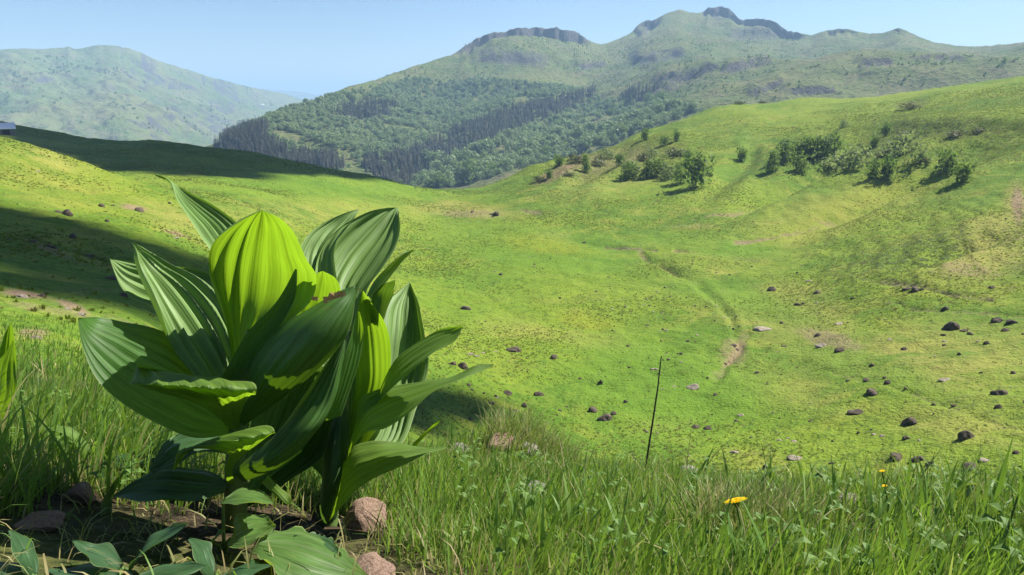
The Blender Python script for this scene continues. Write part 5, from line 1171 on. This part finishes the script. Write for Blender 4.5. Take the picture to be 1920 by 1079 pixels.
# a tussock with fine bleached leaves, and the dry one on the rim
def disc(c, r):
    def f(g, n):
        a = g.random(n) * 6.283; q = r * np.sqrt(g.random(n)); return c[0] + q * np.cos(a), c[1] + q * np.sin(a)
    return f
parts += [blades(1500, disc(tus, .10), .08, .15, .0012, .0022, .55, R(40), .7, 607, 5, (.6, 1.8)), blades(900, disc(dmound, .16), .08, .17, .0014, .0026, .75, R(40), 1.2, 608, 5, (.5, 1.6)),
          blades(900, disc(rimpos(1010, 2.45), .14), .06, .14, .0016, .003, .6, R(40), 1.5, 609, 5, (.5, 1.6)),
          blades(900, disc(hit(350, 1030), .42), .03, .11, .0012, .0028, .9, 0, 3, 610, 4, (1.5, 4.0))]
V, Fc, hu, dd, al, off = [], [], [], [], [], 0
for v, f, a, b, c in parts:
    V.append(v); Fc.append(f + off); off += len(v); hu.append(a); dd.append(b); al.append(c)
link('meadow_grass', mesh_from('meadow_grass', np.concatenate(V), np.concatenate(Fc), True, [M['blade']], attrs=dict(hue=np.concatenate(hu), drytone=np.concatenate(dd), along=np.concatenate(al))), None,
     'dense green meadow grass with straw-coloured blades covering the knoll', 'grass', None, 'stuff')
# clover and other small broad-leaved weeds mixed through the grass
def weed_mesh(seed, n, size):
    g = np.random.default_rng(seed); V, Fc = [], []
    for k in range(n):
        a = 6.283 * (k + .5 * g.random()) / n; d = np.array([math.cos(a), math.sin(a), 0]); sd = np.array([-math.sin(a), math.cos(a), 0]); b = d * .012 + [0, 0, .08 + .09 * g.random()]
        L_ = size * (.7 + .6 * g.random()); w = L_ * .33; i = len(V)
        V += [b, b + d * L_ * .45 + sd * w + [0, 0, .25 * L_], b + d * L_ * .5 + [0, 0, .12 * L_], b + d * L_ * .45 - sd * w + [0, 0, .25 * L_], b + d * L_ + [0, 0, -.05 * L_]]
        Fc += [(i, i + 1, i + 2), (i, i + 2, i + 3), (i + 1, i + 4, i + 2), (i + 2, i + 4, i + 3)]
        j = len(V); V += [np.array([.001, 0, -.02]), np.array([-.001, 0, -.02]), b]; Fc += [(j, j + 1, j + 2)]
    me = bpy.data.meshes.new('weed'); me.from_pydata([tuple(v) for v in V], [], Fc); me.materials.append(M['weed']); return me
M['weed'] = foliage_mat('weed leaf', (0.075, 0.160, 0.030), (0.150, 0.240, 0.050), (0.22, 0.38, 0.03), 0.4)
gw = np.random.default_rng(91); wx, wy = polar_sampler(-330, 2700, .85, 2.4, .85)(gw, 420); kk = bare(wx, wy, gw) & (fbm(wx / .3, wy / .3, 3, 92) > -.1); wx, wy = wx[kk], wy[kk]
instancer('meadow_weeds', np.stack([wx, wy, ground_zv(wx, wy)], 1), .3 + .3 * gw.random(len(wx)), [weed_mesh(700 + i, 3 + i, (.024, .03, .036, .042)[i]) for i in range(4)], 'small broad-leaved weeds and clover mixed through the knoll grass', 'weeds')
# single straws that stand out over the rim
for px, py, bx, by, lab in ((1368, 826, 1300, 905, 'pale bent straw arching over the grass rim'), (1428, 832, 1452, 925, 'thin green-brown stalk leaning over the grass rim'), (1752, 850, 1738, 930, 'thin upright grass stalk on the rim'), (1908, 932, 1862, 1085, 'thick dark grass stalk leaning in the tall grass'), (1296, 805, 1285, 900, 'thin seed stalk rising beside the pale bent straw')):
    b = hit(bx, by)
    if np.hypot(b[0], b[1]) > 4: b = rimpos(bx, 2.0)
    t = upright(px, py, b[1]); mid = (b + t) / 2 + np.array([.0, 0, .02 if px == 1368 else .0])
    r0 = .0022 if 'thick' in lab else .0013
    link('grass_stalk', rel(mesh_from('grass_stalk', *tube(catmull([b + [0, 0, -.01], mid, t], 9), np.linspace(r0, r0 * .5, 9), 6), True, [M['straw' if 'pale' in lab else 'stem']]), link('grass_straw', None, None, lab, 'stalk', loc=b)), bpy.data.objects[[o.name for o in COL.objects if o.name.startswith('grass_straw')][-1]])

# ------------------------------------------------------------------ two small clouds, high towards the sun and out of view, whose shadows lie on the hillside
def cloud(name, poly, rlo, rhi, dist, puff, n, seed, label):
    m = in_poly(PX, PY, poly) & (RR > rlo) & (RR < rhi)
    idx = np.where(m.ravel())[0]; g = np.random.default_rng(seed)
    wts = (RR ** 2).ravel()[idx]; idx = g.choice(idx, min(n, len(idx)), replace=False, p=wts / wts.sum())
    P_ = np.stack([X1.ravel()[idx], Y1.ravel()[idx], Z1.ravel()[idx]], 1)
    import bmesh
    bm = bmesh.new(); bmesh.ops.create_icosphere(bm, subdivisions=2, radius=1); co = np.array([v.co[:] for v in bm.verts]); fc = np.array([[v.index for v in f.verts] for f in bm.faces]); bm.free()
    allp = []
    for p in P_:
        c = p + SUN_DIR * (dist + g.normal() * puff * 2)
        s = puff * (.7 + .6 * g.random())
        allp.append((co * (s * (1 + .25 * fbm(co[:, :1] * 2 + g.random() * 9, co[:, 1:2] * 2 + co[:, 2:3], 3, seed))) * [1, 1, .8] + c, fc))
    V, Fc = merge(allp)
    link(name, rel2(mesh_from(name, V, Fc, True, [M['cloud']]), V.mean(0)), None, label, 'cloud', 'small clouds overhead', loc=V.mean(0))
def rel2(me, c):
    v = np.empty(len(me.vertices) * 3, np.float32); me.vertices.foreach_get('co', v)
    me.vertices.foreach_set('co', (v.reshape(-1, 3) - np.asarray(c, np.float32)).ravel()); me.update(); return me
cloud('cloud', [(-250, 372), (0, 388), (120, 410), (260, 462), (400, 492), (520, 570), (640, 650), (760, 728), (880, 745), (920, 775), (800, 785), (700, 765), (500, 690), (380, 640), (280, 590), (150, 575), (60, 545), (0, 535), (-250, 540)], 8, 130, 650, 3.2, 420, 1,
      'small white cloud strip whose shadow lies on the near hillside')
cloud('cloud', [(-250, 205), (0, 214), (40, 217), (100, 233), (250, 246), (420, 276), (600, 296), (680, 312), (745, 340), (690, 334), (600, 320), (480, 324), (420, 336), (330, 328), (230, 316), (170, 301), (100, 285), (50, 266), (0, 248), (-250, 238)], 135, 420, 900, 7.5, 620, 2,
      'larger white cloud whose shadow darkens the ridge by the barn')
# ------------------------------------------------------------------ the air between here and the far hills
def haze_box():
    lo = min(Z1.min(), Z2.min(), Z3.min(), Z4.min()) - 1.0
    hi = max(Z1.max(), Z2.max(), Z3.max(), Z4.max()) + 25.0
    L = 14000.0
    V = [(sx * L, sy, z) for z in (lo, hi) for sx, sy in ((-1, -300.0), (1, -300.0), (1, L), (-1, L))]
    me = mesh_from('haze', V, [(0, 3, 2, 1), (4, 5, 6, 7), (0, 1, 5, 4), (1, 2, 6, 5), (2, 3, 7, 6), (3, 0, 4, 7)], False)
    m = bpy.data.materials.new('haze air'); m.use_nodes = True
    t = m.node_tree; t.nodes.clear()
    o = t.nodes.new('ShaderNodeOutputMaterial'); v = t.nodes.new('ShaderNodeVolumePrincipled')
    v.inputs['Color'].default_value = (0.44, 0.69, 1.0, 1)
    v.inputs['Density'].default_value = HAZE
    v.inputs['Anisotropy'].default_value = 0.0
    t.links.new(v.outputs[0], o.inputs['Volume'])
    me.materials.append(m)
    link('haze', me, kind='stuff', label='thin bluish haze filling the air over the valley', cat='haze')
HAZE = 0.00019
haze_box()
